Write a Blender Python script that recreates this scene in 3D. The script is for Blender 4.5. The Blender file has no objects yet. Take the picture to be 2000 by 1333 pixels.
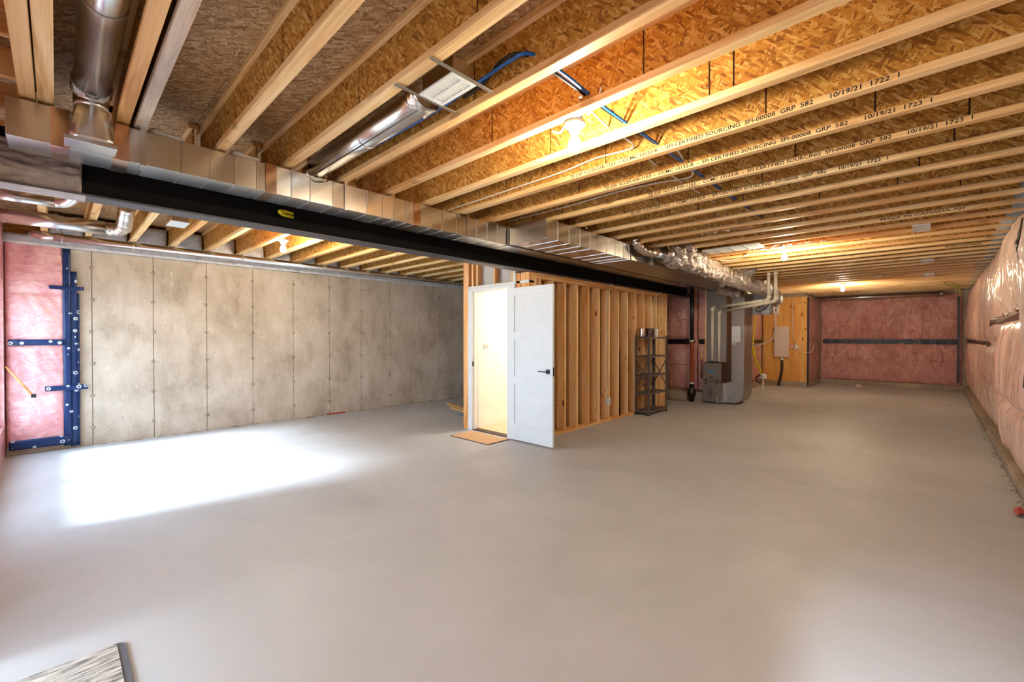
import bpy, bmesh, math, random
from mathutils import Vector, Matrix, noise as mnoise
random.seed(7)
S = bpy.context.scene
C = S.collection
PI = math.pi
def sc(h):
    h = h.lstrip('#'); v = [int(h[i:i+2], 16)/255 for i in (0, 2, 4)]
    return tuple(x/12.92 if x <= .04045 else ((x+.055)/1.055)**2.4 for x in v) + (1,)
# ------------------------------------------------------------------ camera, sky, exposure
cam = bpy.data.cameras.new('camera'); co = bpy.data.objects.new('camera', cam); C.objects.link(co)
cam.sensor_width = 36; cam.lens = 844*36/2000; cam.clip_start = .02; cam.clip_end = 200
co.location = (0, 0, 1.40); co.rotation_euler = (PI/2-.00928, 0, .7593)
S.camera = co
S.view_settings.view_transform = 'Standard'; S.view_settings.look = 'None'
S.view_settings.exposure = 0.5; S.view_settings.gamma = 1; S.view_settings.use_curve_mapping = False
S.cycles.max_bounces = 10; S.cycles.diffuse_bounces = 6; S.cycles.glossy_bounces = 4
S.cycles.use_denoising = True; S.cycles.sample_clamp_indirect = 6
W = bpy.data.worlds.new('sky'); S.world = W; W.use_nodes = True
bg = W.node_tree.nodes['Background']; bg.inputs[0].default_value = (.56, .76, 1, 1); bg.inputs[1].default_value = 8.5
sun = bpy.data.lights.new('hazy_sun', 'SUN'); sun.energy = 13; sun.angle = math.radians(15); sun.color = (.72, .86, 1)
so = bpy.data.objects.new('hazy_sun', sun); C.objects.link(so)
so.rotation_euler = Vector((-.10, -1, .73)).to_track_quat('Z', 'Y').to_euler()

# ------------------------------------------------------------------ materials
class NT:
    def __init__(s, name):
        s.m = bpy.data.materials.new(name); s.m.use_nodes = True
        s.t = s.m.node_tree; s.b = s.t.nodes['Principled BSDF']
    def n(s, typ, **kw):
        nd = s.t.nodes.new(typ)
        for k, v in kw.items():
            if k.startswith('i_'):
                key = k[2:]
                nd.inputs[int(key) if key.isdigit() else key.replace('_', ' ')].default_value = v
            else: setattr(nd, k, v)
        return nd
    def l(s, a, b): s.t.links.new(a, b)
    def coords(s, rand=True):
        tc = s.n('ShaderNodeTexCoord')
        if not rand: return tc.outputs['Object']
        oi = s.n('ShaderNodeObjectInfo'); mu = s.n('ShaderNodeVectorMath', operation='SCALE'); mu.inputs[0].default_value = (37, 53, 29)
        s.l(oi.outputs['Random'], mu.inputs['Scale'])
        ad = s.n('ShaderNodeVectorMath', operation='ADD'); s.l(tc.outputs['Object'], ad.inputs[0]); s.l(mu.outputs[0], ad.inputs[1])
        return ad.outputs[0]
    def map(s, v, scale=(1, 1, 1), rot=(0, 0, 0)):
        m = s.n('ShaderNodeMapping'); m.inputs['Scale'].default_value = scale; m.inputs['Rotation'].default_value = rot
        s.l(v, m.inputs[0]); return m.outputs[0]
    def noise(s, v, scale=5, detail=4, rough=.55, dist=0):
        t = s.n('ShaderNodeTexNoise'); t.inputs['Scale'].default_value = scale; t.inputs['Detail'].default_value = detail
        t.inputs['Roughness'].default_value = rough; t.inputs['Distortion'].default_value = dist
        s.l(v, t.inputs['Vector']); return t.outputs[0]
    def ramp(s, f, stops, interp='LINEAR'):
        r = s.n('ShaderNodeValToRGB'); e = r.color_ramp.elements; r.color_ramp.interpolation = interp
        while len(e) < len(stops): e.new(.5)
        for el, (p, c) in zip(e, stops): el.position = p; el.color = sc(c) if isinstance(c, str) else (c, c, c, 1)
        s.l(f, r.inputs[0]); return r.outputs[0]
    def mix(s, a, b, f, mode='MIX'):
        m = s.n('ShaderNodeMix', data_type='RGBA', blend_type=mode)
        for x, i in ((f, 0), (a, 6), (b, 7)):
            if hasattr(x, 'links'): s.l(x, m.inputs[i])
            else: m.inputs[i].default_value = x
        return m.outputs[2]
    def bump(s, h, strength=.3, dist=.01, prev=None):
        b = s.n('ShaderNodeBump'); b.inputs['Strength'].default_value = strength; b.inputs['Distance'].default_value = dist
        s.l(h, b.inputs['Height'])
        if prev: s.l(prev, b.inputs['Normal'])
        return b.outputs[0]
    def out(s, col=None, rough=None, nrm=None, metal=None, coat=None, spec=None):
        b = s.b
        for x, k in ((col, 'Base Color'), (rough, 'Roughness'), (nrm, 'Normal'), (metal, 'Metallic'), (spec, 'Specular IOR Level')):
            if x is None: continue
            if hasattr(x, 'links'): s.l(x, b.inputs[k])
            else: b.inputs[k].default_value = x
        return s.m
def plain(name, col, rough=.6, metal=0, spec=.5):
    t = NT(name); v = t.coords(); f = t.noise(v, 9, 4)
    c = sc(col); d = tuple(x*.95 for x in c[:3])+(1,)
    r = t.n('ShaderNodeValToRGB'); r.color_ramp.elements[0].position = .3; r.color_ramp.elements[0].color = d
    r.color_ramp.elements[1].position = .6; r.color_ramp.elements[1].color = c; t.l(f, r.inputs[0])
    return t.out(r.outputs[0], rough, None, metal, None, spec)
def osb(name, plane, cols):
    t = NT(name); v = t.coords(); base = None
    for i, a in enumerate((.2, 1.15, -.75)):
        rot = (0, a, 0) if plane == 'xz' else (0, 0, a)
        s_ = (20, 1, 95) if plane == 'xz' else (20, 95, 1)
        wob = t.n('ShaderNodeVectorMath', operation='ADD')
        nn = t.n('ShaderNodeTexNoise'); nn.inputs['Scale'].default_value = 7; t.l(v, nn.inputs['Vector'])
        sv = t.n('ShaderNodeVectorMath', operation='SCALE'); sv.inputs['Scale'].default_value = .035; t.l(nn.outputs['Color'], sv.inputs[0])
        t.l(v, wob.inputs[0]); t.l(sv.outputs[0], wob.inputs[1])
        r = t.n('ShaderNodeMapping'); r.inputs['Rotation'].default_value = rot; t.l(wob.outputs[0], r.inputs[0])
        vo = t.n('ShaderNodeTexVoronoi'); vo.inputs['Scale'].default_value = 1; t.l(t.map(r.outputs[0], s_), vo.inputs['Vector'])
        sp = t.n('ShaderNodeSeparateColor'); t.l(vo.outputs['Color'], sp.inputs[0])
        col = t.ramp(sp.outputs[0], cols)
        if base is None: base = col; hgt = sp.outputs[1]
        else:
            gt = t.n('ShaderNodeMath', operation='GREATER_THAN'); gt.inputs[1].default_value = .48
            t.l(sp.outputs[2], gt.inputs[0]); base = t.mix(base, col, gt.outputs[0])
    fine = t.ramp(t.noise(t.map(v, (20, 20, 20)), 6, 5), [(.3, .72), (.65, 1.0)])
    base = t.mix(base, fine, .8, 'MULTIPLY')
    spots = t.ramp(t.noise(v, 11, 3, .6), [(.24, '#5a2a10'), (.30, '#ffffff')])
    base = t.mix(base, spots, .8, 'MULTIPLY')
    return t.out(base, .6, t.bump(hgt, .35, .004), None, None, .3)
def wood(name, axis, cols, knots=.8, rough=.55):
    t = NT(name); v = t.coords(); k = 'xyz'.index(axis)
    s1 = [30, 30, 30]; s1[k] = 1.1; s2 = [9, 9, 9]; s2[k] = .9; s3 = [2.2, 2.2, 2.2]; s3[k] = .25
    g = t.noise(t.map(v, s1), 2, 5, .6, .4); g2 = t.noise(t.map(v, s2), 1.3, 3, .5, 1.2)
    col = t.ramp(g2, [(.28, cols[0]), (.48, cols[1]), (.72, cols[2])])
    col = t.mix(col, t.ramp(g, [(.3, '#c9a27a'), (.55, '#ffffff')]), .4, 'MULTIPLY')
    big = t.noise(t.map(v, s3), 1, 2); col = t.mix(col, t.ramp(big, [(.35, '#d8a878'), (.6, '#ffffff')]), .55, 'MULTIPLY')
    sk = [7, 7, 7]; sk[k] = 2.6
    vo = t.n('ShaderNodeTexVoronoi'); vo.inputs['Scale'].default_value = 1; t.l(t.map(v, sk), vo.inputs['Vector'])
    kn = t.ramp(vo.outputs[0], [(.0, '#5b3418'), (.10, '#8a5a30'), (.16, '#ffffff')])
    col = t.mix(col, kn, knots, 'MULTIPLY')
    return t.out(col, rough, t.bump(g, .2, .003), None, None, .35)
M = {}
M['osb_web'] = osb('osb_web', 'xz', [(0, '#875522'), (.3, '#b27a30'), (.65, '#c4903f'), (1, '#dfb670')])
M['osb_floor'] = osb('osb_subfloor', 'xy', [(0, '#8a633c'), (.3, '#ab8558'), (.65, '#bf9a6c'), (1, '#d8bb92')])
M['pine_x'] = wood('pine_along_x', 'x', ['#cfa468', '#ebcb92', '#f5deae'], .45)
M['pine_y'] = wood('pine_along_y', 'y', ['#c08a4a', '#e0b070', '#efcf96'], .6)
M['pine_z'] = wood('pine_stud', 'z', ['#e2b878', '#efcf98', '#f5dcae'], .95)
M['pine_post'] = wood('pine_post', 'z', ['#cf9858', '#eab878', '#f2cfa0'], .6)
M['lvl'] = wood('weathered_board', 'x', ['#a89c90', '#cabfb2', '#ded5c8'], .3)
M['ply'] = wood('plywood_backer', 'z', ['#d3a052', '#deb064', '#e8bd74'], .9)
def concrete(name, a, b, c_, pits=True, stain=True):
    t = NT(name); tc = t.n('ShaderNodeTexCoord'); geo = t.n('ShaderNodeNewGeometry'); v = geo.outputs['Position']
    col = t.ramp(t.noise(v, 1.3, 6, .62, .5), [(.3, a), (.5, b), (.7, c_)])
    if stain:
        st = t.noise(t.map(v, (2, 2.6, 1.1)), 1.6, 6, .7, .3)
        col = t.mix(col, t.ramp(st, [(.3, '#b5a690'), (.55, '#ffffff')]), .45, 'MULTIPLY')
        dr = t.ramp(t.noise(t.map(v, (3, 7, 1.2)), 2.3, 8, .8, 1.0), [(.615, 0.0), (.68, 1.0)])
        col = t.mix(col, sc('#e6e0d6'), dr)
    pt = t.noise(v, 26, 4, .7)
    if pits: col = t.mix(col, t.ramp(pt, [(.27, '#6a5d50'), (.36, '#ffffff')]), .8, 'MULTIPLY')
    n1 = t.bump(pt, .25, .004)
    return t.out(col, .8, n1, None, None, .25)
M['concrete'] = concrete('cast_concrete', '#ab9f8e', '#c2b7a6', '#d0c6b7')
M['footing'] = concrete('footing_concrete', '#837567', '#9c8e7e', '#b0a292', True, False)
def floor_mat():
    t = NT('sealed_concrete_floor'); v = t.n('ShaderNodeNewGeometry').outputs['Position']
    col = t.ramp(t.noise(v, .7, 5, .6, .4), [(.3, '#a9acae'), (.5, '#b4b7b9'), (.7, '#bdc0c3')])
    sp = t.noise(v, 38, 3, .7); col = t.mix(col, t.ramp(sp, [(.2, '#7d756b'), (.25, '#ffffff')]), .5, 'MULTIPLY')
    sw = t.noise(t.map(v, (1, 3, 1), (0, 0, .6)), 3, 5, .6, 1)
    return t.out(col, t.ramp(sw, [(.3, .42), (.7, .62)]), t.bump(sw, .06, .01), None, None, .32)
M['floor'] = floor_mat()
def galv(name, base='#c9ccd0', r0=.2, r1=.28, bs=.03):
    t = NT(name); v = t.coords(); vo = t.n('ShaderNodeTexVoronoi'); vo.inputs['Scale'].default_value = 70; t.l(v, vo.inputs['Vector'])
    sp = t.n('ShaderNodeSeparateColor'); t.l(vo.outputs['Color'], sp.inputs[0])
    c = sc(base); col = t.mix(tuple(x*.93 for x in c[:3])+(1,), c, sp.outputs[0])
    rr = t.ramp(t.noise(v, 3, 2), [(.3, r0), (.7, r1)])
    return t.out(col, rr, t.bump(t.noise(v, 2.2, 1), bs, .05), 1.0)
M['galv'] = galv('galvanised_steel', '#d3d3d2'); M['galv_dark'] = galv('dull_sheet_steel', '#a8a298', .36, .44, .01)
M['foil'] = galv('crinkled_foil', '#d9d2ca', .18, .3, .5)
def crinkle():
    t = NT('foil_jacket'); v = t.coords(); h = t.noise(v, 22, 5, .65, 1.8)
    return t.out(sc('#ddd6ce'), .22, t.bump(h, 1, .035), 1.0)
M['foil_jacket'] = crinkle()
M['foil_tape'] = galv('foil_tape_metal', '#d8b8a4', .12, .25, .4)
def poly(name, cols, wr=.8, stretch=(1, 1, 1), coat=1.0, rs=6):
    t = NT(name); v = t.n('ShaderNodeNewGeometry').outputs['Position']
    c = t.ramp(t.noise(v, 2.2, 5, .6, .6), [(.3, cols[0]), (.5, cols[1]), (.7, cols[2])])
    h1 = t.noise(t.map(v, stretch), 5, 5, .6, 1.6); h2n = t.noise(t.map(v, stretch), rs, 2, .5, 1.2)
    sb = t.n('ShaderNodeMath', operation='SUBTRACT'); sb.inputs[1].default_value = .5; t.l(h2n, sb.inputs[0])
    ab = t.n('ShaderNodeMath', operation='ABSOLUTE'); t.l(sb.outputs[0], ab.inputs[0])
    h2 = t.ramp(ab.outputs[0], [(0.0, 1.0), (.10, 0.0)])
    nb = t.bump(h1, wr, .05); nb = t.bump(h2, min(1, wr*.9), .02, nb)
    hz = t.ramp(h1, [(.5, 0.0), (.75, .45)])
    c = t.mix(c, sc('#f0d8cc'), hz)
    t.b.inputs['Coat Weight'].default_value = coat; t.b.inputs['Coat Roughness'].default_value = .17; t.b.inputs['Coat IOR'].default_value = 1.85; t.l(nb, t.b.inputs['Coat Normal'])
    return t.out(c, .55, t.bump(h1, wr*.5, .03), None, None, .3)
M['pink'] = poly('pink_batts_under_film', ['#c9808a', '#dd9ca0', '#e8b4b4'], .5, stretch=(1, 1, 1.6))
M['pink_far'] = poly('far_pink_batts_under_film', ['#b3766e', '#c68a82', '#d29a92'], 1.0, stretch=(1.5, 1, .8), rs=7)
M['pink_right'] = poly('peach_batts_under_film', ['#dcb0a0', '#e5beae', '#ecccbe'], .16, stretch=(1, 1, .5), rs=3)
M['film_white'] = poly('clouded_film_over_batts', ['#d8baa9', '#e0c5b6', '#e6d2c6'], .3, stretch=(1, 1.5, .4), rs=4)
def tape_mat(name, base, dots):
    t = NT(name); v = t.n('ShaderNodeNewGeometry').outputs['Position']
    vo = t.n('ShaderNodeTexVoronoi'); vo.inputs['Scale'].default_value = 13; vo.inputs['Randomness'].default_value = .55; t.l(v, vo.inputs['Vector'])
    d = t.ramp(vo.outputs[0], [(.0, 0.0), (.14, 0.0), (.17, 1.0), (.27, 1.0), (.30, 0.0)])
    col = t.mix(sc(base), sc(dots), d)
    return t.out(col, .28, t.bump(t.noise(v, 16, 4, .6, 1), .5, .01), None, None, .35)
M['blue_tape'] = tape_mat('blue_sheathing_tape', '#16305e', '#c9d3df')
M['black_tape'] = tape_mat('dark_sheathing_tape', '#0c0c12', '#3c3c44')
M['brown_tape'] = plain('brown_tape', '#6b5048', .35)
M['beam'] = plain('black_painted_steel', '#0b0b0c', .8, 0, .2)
M['beam_edge'] = plain('grey_steel_edge', '#4a4b50', .5)
M['black'] = plain('black_plastic', '#101012', .35)
M['white'] = plain('white_paint', '#d3dbdd', .45)
M['white_in'] = plain('white_room_paint', '#f4ece0', .6)
M['drywall_back'] = plain('drywall_back_paper', '#a07a50', .9)
M['drywall'] = plain('grey_drywall', '#bdbdb8', .85)
M['vinyl'] = plain('warm_room_floor', '#d9bd9a', .5)
M['pvc'] = plain('cream_pvc', '#dcd6c4', .35)
M['white_wire'] = plain('white_cable_sheath', '#e4e0d8', .5)
M['blue'] = plain('blue_cable_sheath', '#1d5fb0', .4)
M['yellow'] = plain('yellow_plastic', '#d8cc20', .5)
M['olive'] = plain('olive_yellow_strap', '#8f8a2a', .6)
M['corr'] = plain('orange_corrugated', '#8a3c1c', .4)
M['furn'] = plain('furnace_grey_enamel', '#6f6860', .42)
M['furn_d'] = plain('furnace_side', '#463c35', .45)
M['dark_metal'] = plain('shelf_dark_grey_steel', '#5c5550', .5, .2)
M['panel_w'] = plain('panel_enamel', '#cdbfb4', .5)
M['hrv'] = plain('ventilator_case', '#b9bcb8', .45)
M['hrv_side'] = plain('ventilator_side', '#b08c80', .5)
M['badge'] = plain('badge_blue', '#3f8fc8', .4)
M['can'] = plain('tin_silver', '#c8c8ca', .25, 1.0)
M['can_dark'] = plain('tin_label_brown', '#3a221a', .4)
M['porcelain'] = plain('white_porcelain', '#f0ece4', .3)
M['coir'] = plain('coir_mat_top', '#c6a27a', .95)
M['rubber'] = plain('rubber_edge', '#4a3a30', .7)
M['red'] = plain('red_plastic', '#b0281c', .5)
M['ink'] = plain('black_ink', '#1c1510', .7)
M['ink_soft'] = plain('faded_ink', '#7a4a40', .7)
def foam_mat(name, a, b):
    t = NT(name); v = t.n('ShaderNodeNewGeometry').outputs['Position']; h = t.noise(v, 9, 5, .6, .8)
    return t.out(t.ramp(h, [(.35, a), (.65, b)]), .75, t.bump(h, .5, .03), None, None, .3)
M['foam'] = foam_mat('grey_spray_foam', '#8d8884', '#aaa5a0')
M['foam_w'] = foam_mat('pale_spray_foam', '#b4b6ba', '#d2d2d2')
M['foam_b'] = foam_mat('blue_grey_spray_foam', '#8d9498', '#aeb6b9')
def rug_mat():
    t = NT('woven_grey_rug'); v = t.n('ShaderNodeNewGeometry').outputs['Position']
    a = t.noise(t.map(v, (90, 9, 1)), 1, 3, .6); 
    return t.out(t.ramp(a, [(.38, '#6d6a66'), (.5, '#b0aba2'), (.65, '#cdc8be')]), .9, t.bump(a, .6, .004), None, None, .2)
M['rug'] = rug_mat(); M['rug_edge'] = plain('rug_border', '#5b5d64', .8)
def emis(name, col, k):
    t = NT(name); t.b.inputs['Base Color'].default_value = (1, 1, 1, 1)
    t.b.inputs['Emission Color'].default_value = col; t.b.inputs['Emission Strength'].default_value = k; return t.m
M['bulb'] = emis('lit_bulb', (1, .80, .54, 1), 1120)
M['room_lamp'] = emis('lit_diffuser', (1, .91, .80, 1), 105)
def glass():
    m = bpy.data.materials.new('window_glass'); m.use_nodes = True; t = m.node_tree; t.nodes.clear()
    o = t.nodes.new('ShaderNodeOutputMaterial'); a = t.nodes.new('ShaderNodeBsdfTransparent'); g = t.nodes.new('ShaderNodeBsdfGlossy'); g.inputs['Roughness'].default_value = .02
    mx = t.nodes.new('ShaderNodeMixShader'); mx.inputs[0].default_value = .06
    t.links.new(a.outputs[0], mx.inputs[1]); t.links.new(g.outputs[0], mx.inputs[2]); t.links.new(mx.outputs[0], o.inputs[0]); return m
M['glass'] = glass()

# ------------------------------------------------------------------ geometry helpers
def box(bm, x0, x1, y0, y1, z0, z1):
    vs = [bm.verts.new(p) for p in ((x0,y0,z0),(x1,y0,z0),(x1,y1,z0),(x0,y1,z0),(x0,y0,z1),(x1,y0,z1),(x1,y1,z1),(x0,y1,z1))]
    for f in ((0,3,2,1),(4,5,6,7),(0,1,5,4),(1,2,6,5),(2,3,7,6),(3,0,4,7)): bm.faces.new([vs[i] for i in f])
    return bm
def B(*a):
    return box(bmesh.new(), *a)
def beam_between(bm, p, q, w, h, up=(0, 0, 1)):
    p, q = Vector(p), Vector(q); d = (q-p).normalized(); up = Vector(up)
    if abs(d.dot(up)) > .98: up = Vector((0, 1, 0))
    s = d.cross(up).normalized(); u = s.cross(d)
    vs = [bm.verts.new(c + s*a*w/2 + u*b*h/2) for c in (p, q) for a, b in ((-1,-1),(1,-1),(1,1),(-1,1))]
    for f in ((0,1,2,3),(7,6,5,4),(0,4,5,1),(1,5,6,2),(2,6,7,3),(3,7,4,0)): bm.faces.new([vs[i] for i in f])
    return bm
def tube(bm, pts, r, seg=12, caps=True, wob=0, rf=None, smooth=True):
    pts = [Vector(p) for p in pts]; rings = []; n = len(pts); prev = None
    for i, p in enumerate(pts):
        d = (pts[min(i+1, n-1)] - pts[max(i-1, 0)]).normalized()
        if prev is None:
            a = Vector((0, 0, 1)) if abs(d.z) < .9 else Vector((1, 0, 0)); u = d.cross(a).normalized()
        else: u = (prev - d*prev.dot(d)).normalized()
        prev = u; w = d.cross(u); rr = rf(i/(n-1)) if rf else (r[i] if isinstance(r, (list, tuple)) else r)
        ring = []
        for k in range(seg):
            t = 2*PI*k/seg; q = rr
            if wob: q += wob*(mnoise.noise(Vector((i*.9, k*1.3, n)))) 
            ring.append(bm.verts.new(p + (u*math.cos(t) + w*math.sin(t))*q))
        rings.append(ring)
    for a, b in zip(rings, rings[1:]):
        for k in range(seg):
            f = bm.faces.new((a[k], a[(k+1)%seg], b[(k+1)%seg], b[k])); f.smooth = smooth
    if caps:
        bm.faces.new(rings[0][::-1]); bm.faces.new(rings[-1])
    return bm
def T(*a, **k): return tube(bmesh.new(), *a, **k)
def curve(ctrl, n=8):
    P = [Vector(p) for p in ctrl]; P = [P[0]*2-P[1]] + P + [P[-1]*2-P[-2]]; out = []
    for i in range(1, len(P)-2):
        for k in range(n):
            t = k/n; a, b, c, d = P[i-1:i+3]
            out.append(.5*((2*b)+(c-a)*t+(2*a-5*b+4*c-d)*t*t+(3*b-a-3*c+d)*t**3))
    out.append(P[-2]); return out
def lathe(bm, c, prof, seg=20, axis='z', smooth=True):
    c = Vector(c); rings = []
    for r, h in prof:
        ring = []
        for k in range(seg):
            t = 2*PI*k/seg; a, b = r*math.cos(t), r*math.sin(t)
            ring.append(bm.verts.new(c + Vector({'z': (a, b, h), 'y': (a, h, -b), 'x': (h, a, b)}[axis])))
        rings.append(ring)
    for a, b in zip(rings, rings[1:]):
        for k in range(seg):
            f = bm.faces.new((a[k], a[(k+1)%seg], b[(k+1)%seg], b[k])); f.smooth = smooth
    bm.faces.new(rings[0][::-1]); bm.faces.new(rings[-1]); return bm
def bevel(bm, w, seg=1):
    bmesh.ops.bevel(bm, geom=list(bm.edges), offset=w, segments=seg, affect='EDGES', profile=.6); return bm
OFF = {}
def mesh_of(name, bm, m):
    bmesh.ops.recalc_face_normals(bm, faces=bm.faces)
    me = bpy.data.meshes.new(name); bm.to_mesh(me); bm.free(); me.materials.append(M[m] if isinstance(m, str) else m); return me
def obj(name, bm, m, parent=None, label=None, kind=None, base=None):
    """one mesh object; coordinates of bm are in metres in the room"""
    if parent is not None: off = OFF[parent.name]
    else:
        off = Vector(base) if base is not None else Vector((0, 0, 0))
    if off.length: bmesh.ops.translate(bm, verts=bm.verts, vec=-off)
    o = bpy.data.objects.new(name, mesh_of(name, bm, m)); C.objects.link(o)
    if parent is not None: o.parent = parent
    else: o.location = off
    OFF[o.name] = off
    if label: o['label'] = label
    if kind: o['kind'] = kind
    return o
def thing(name, label, cat, loc, group=None):
    o = bpy.data.objects.new(name, None); o.empty_display_size = .1; C.objects.link(o); o.location = loc
    o['label'] = label; o['category'] = cat
    if group: o['group'] = group
    OFF[o.name] = Vector(loc); return o
def solo(name, bm, m, label, cat, base, group=None, kind=None):
    o = obj(name, bm, m, None, label, kind, base); o['category'] = cat
    if group: o['group'] = group
    return o
def struct(name, bm, m, label=None): return obj(name, bm, m, None, label, 'structure')
def sempty(name):
    o = bpy.data.objects.new(name, None); C.objects.link(o); o['kind'] = 'structure'; OFF[o.name] = Vector((0, 0, 0)); return o
def grid(bm, nu, nv, fn, smooth=True):
    vs = [[bm.verts.new(fn(i/nu, j/nv)) for j in range(nv+1)] for i in range(nu+1)]
    for i in range(nu):
        for j in range(nv):
            f = bm.faces.new((vs[i][j], vs[i+1][j], vs[i+1][j+1], vs[i][j+1])); f.smooth = smooth
    return bm
def slabgrid(bm, nu, nv, front, back):
    """closed sheet: displaced front grid, flat back grid, sides"""
    F = [[bm.verts.new(front(i/nu, j/nv)) for j in range(nv+1)] for i in range(nu+1)]
    K = [[bm.verts.new(back(i/nu, j/nv)) for j in (0, nv)] for i in (0, nu)]
    for i in range(nu):
        for j in range(nv):
            f = bm.faces.new((F[i][j], F[i+1][j], F[i+1][j+1], F[i][j+1])); f.smooth = True
    bm.faces.new((K[0][0], K[0][1], K[1][1], K[1][0]))
    bm.faces.new([F[i][0] for i in range(nu+1)] + [K[1][0], K[0][0]]); bm.faces.new([F[i][nv] for i in range(nu, -1, -1)] + [K[0][1], K[1][1]])
    bm.faces.new([F[0][j] for j in range(nv, -1, -1)] + [K[0][0], K[0][1]]); bm.faces.new([F[nu][j] for j in range(nv+1)] + [K[1][1], K[1][0]])
    return bm
def N(x, y, z=0): return mnoise.noise(Vector((x, y, z)))
def text(body, size, m, parent, loc, rot, width=None, name='printed_lettering', ext=0):
    cu = bpy.data.curves.new('t', 'FONT'); cu.body = body; cu.size = size; cu.align_x = 'LEFT'; cu.resolution_u = 2; cu.extrude = ext; cu.offset = .0007
    o = bpy.data.objects.new('t', cu); C.objects.link(o); dg = bpy.context.evaluated_depsgraph_get()
    me = bpy.data.meshes.new_from_object(o.evaluated_get(dg)); bpy.data.objects.remove(o)
    xs = [v.co.x for v in me.vertices]; k = (width/(max(xs)-min(xs))) if width else 1
    Mx = Matrix.Translation(Vector(loc)-OFF[parent.name]) @ rot.to_4x4() @ Matrix.Diagonal((k, 1, 1, 1)); me.transform(Mx)
    me.materials.clear(); me.materials.append(M[m]); me.name = name
    n = bpy.data.objects.new(name, me); C.objects.link(n); n.parent = parent; OFF[n.name] = OFF[parent.name]; n['kind'] = 'stuff'; return n
R_NEGY = Matrix(((1, 0, 0), (0, 0, -1), (0, 1, 0)))        # lettering on a face that looks towards -Y
R_POSX = Matrix(((0, 0, 1), (1, 0, 0), (0, 1, 0)))         # on a face that looks towards +X

# ------------------------------------------------------------------ dimensions (metres)
XL, YB, YF = -7.78, -.42, 16.2
def XR(y): return .50 + .016*y
JZ = 2.62; JT = JZ + .302
# ------------------------------------------------------------------ floor, outside ground
struct('floor', B(XL-.2, 1.2, YB-.2, YF+.3, -.12, 0), 'floor')
gm = struct('ground', B(-14, 8, -9, YB-.21, -.3, -.03), 'footing')
# wall_left : cast concrete in form-width panels
wl = sempty('wall_left')
obj('wall_core', B(XL-.25, XL-.012, YB-.2, 12, 0, 2.53), 'footing', wl)
ys = [.316+.6165*k for k in range(-1, 18)]; ys[0] = YB
for a, b in zip(ys, ys[1:]):
    bm = B(XL-.02, XL+random.uniform(-.003, .003), a+.004, b-.004, 0, 2.53); bevel(bm, .003); obj('concrete_panel', bm, 'concrete', wl)
bm = bmesh.new()
for y in ys[1:16]:
    for k in range(6):
        if y < 8: lathe(bm, (XL+.001, y+random.uniform(-.01, .01), .23+.413*k), [(.022, 0), (.017, .004), (.006, .005)], 8, 'x'); box(bm, XL, XL+.004, y-.032, y+.03, .227+.413*k, .233+.413*k)
obj('form_tie_marks', bm, 'footing', wl, 'dark rusty tie marks along the panel joints', 'stuff')
bm = bmesh.new()
for y in (1.25, 2.75): bevel(box(bm, XL, XL+.006, y, y+.16, 2.40, 2.50), .002)
obj('pocket_patch', bm, 'concrete', wl)
# crumbs of mortar along the base
bm = bmesh.new()
for k in range(90):
    y = random.uniform(.2, 8); s = random.uniform(.008, .03); x = XL+random.uniform(0, .06)
    vs = bmesh.ops.create_icosphere(bm, subdivisions=1, radius=s)['verts']
    for v in vs: v.co = Vector((v.co.x*1.0+x, v.co.y*2+y, max(0, v.co.z*.6)))
obj('mortar_crumbs', bm, 'footing', wl, None, 'stuff')
# sill board and foam on top of concrete
bm = slabgrid(bmesh.new(), 160, 4, lambda u, v: Vector((XL+.085+.014*N(u*60, v*3), YB+u*10, 2.50+v*.115+.008*N(u*90, v*2, 3))), lambda u, v: Vector((XL-.1, YB+u*10, 2.53+v*.085)))
obj('sill_foam', bm, 'foam_w', wl, 'pale spray foam along the top of the concrete')
# pink covered corner panel of left wall
def pinkcorner(u, v):
    y = YB+.01+u*.49; z = .10+v*2.43
    b = .055*math.sin(PI*min(1, max(0, u)))**.4*(abs(math.sin(PI*(z-.07)/ .62))**.35)
    return Vector((XL+.03+b+.012*N(y*9, z*2.5)+.010*N(y*18+z*9, z*5, 4), y, z))
obj('insulation_blanket', slabgrid(bmesh.new(), 24, 110, pinkcorner, lambda u, v: Vector((XL+.001, YB+.01+u*.49, .10+v*2.43))), 'pink', wl, 'pink insulation under clear film in the left corner')
bm = bmesh.new()
def wavy(bm, y0, y1, z0, z1, x, nz=30, ny=3, amp=.006):
    return slabgrid(bm, ny, nz, lambda u, v: Vector((x+.006+amp*.6*N(u*4, v*20), y0+u*(y1-y0)+amp*N(3, v*9), z0+v*(z1-z0))), lambda u, v: Vector((x-.004, y0+u*(y1-y0), z0+v*(z1-z0))))
obj('blue_tape', wavy(bmesh.new(), .055, .125, .05, 2.50, XL+.062), 'blue_tape', wl)
obj('blue_tape', wavy(bmesh.new(), .115, .18, .03, 2.22, XL+.05), 'blue_tape', wl)
obj('blue_tape', wavy(bmesh.new(), .175, .20, .03, 1.95, XL+.04), 'blue_tape', wl)
for z, y0, y1, h in ((1.30, YB+.03, .07, .07), (1.985, -.06, .24, .045), (.74, -.10, .27, .06), (.07, YB+.03, .1, .11)):
    obj('blue_tape', wavy(bmesh.new(), y0, y1, z, z+h, XL+.078, 4, 8), 'blue_tape', wl)
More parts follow.
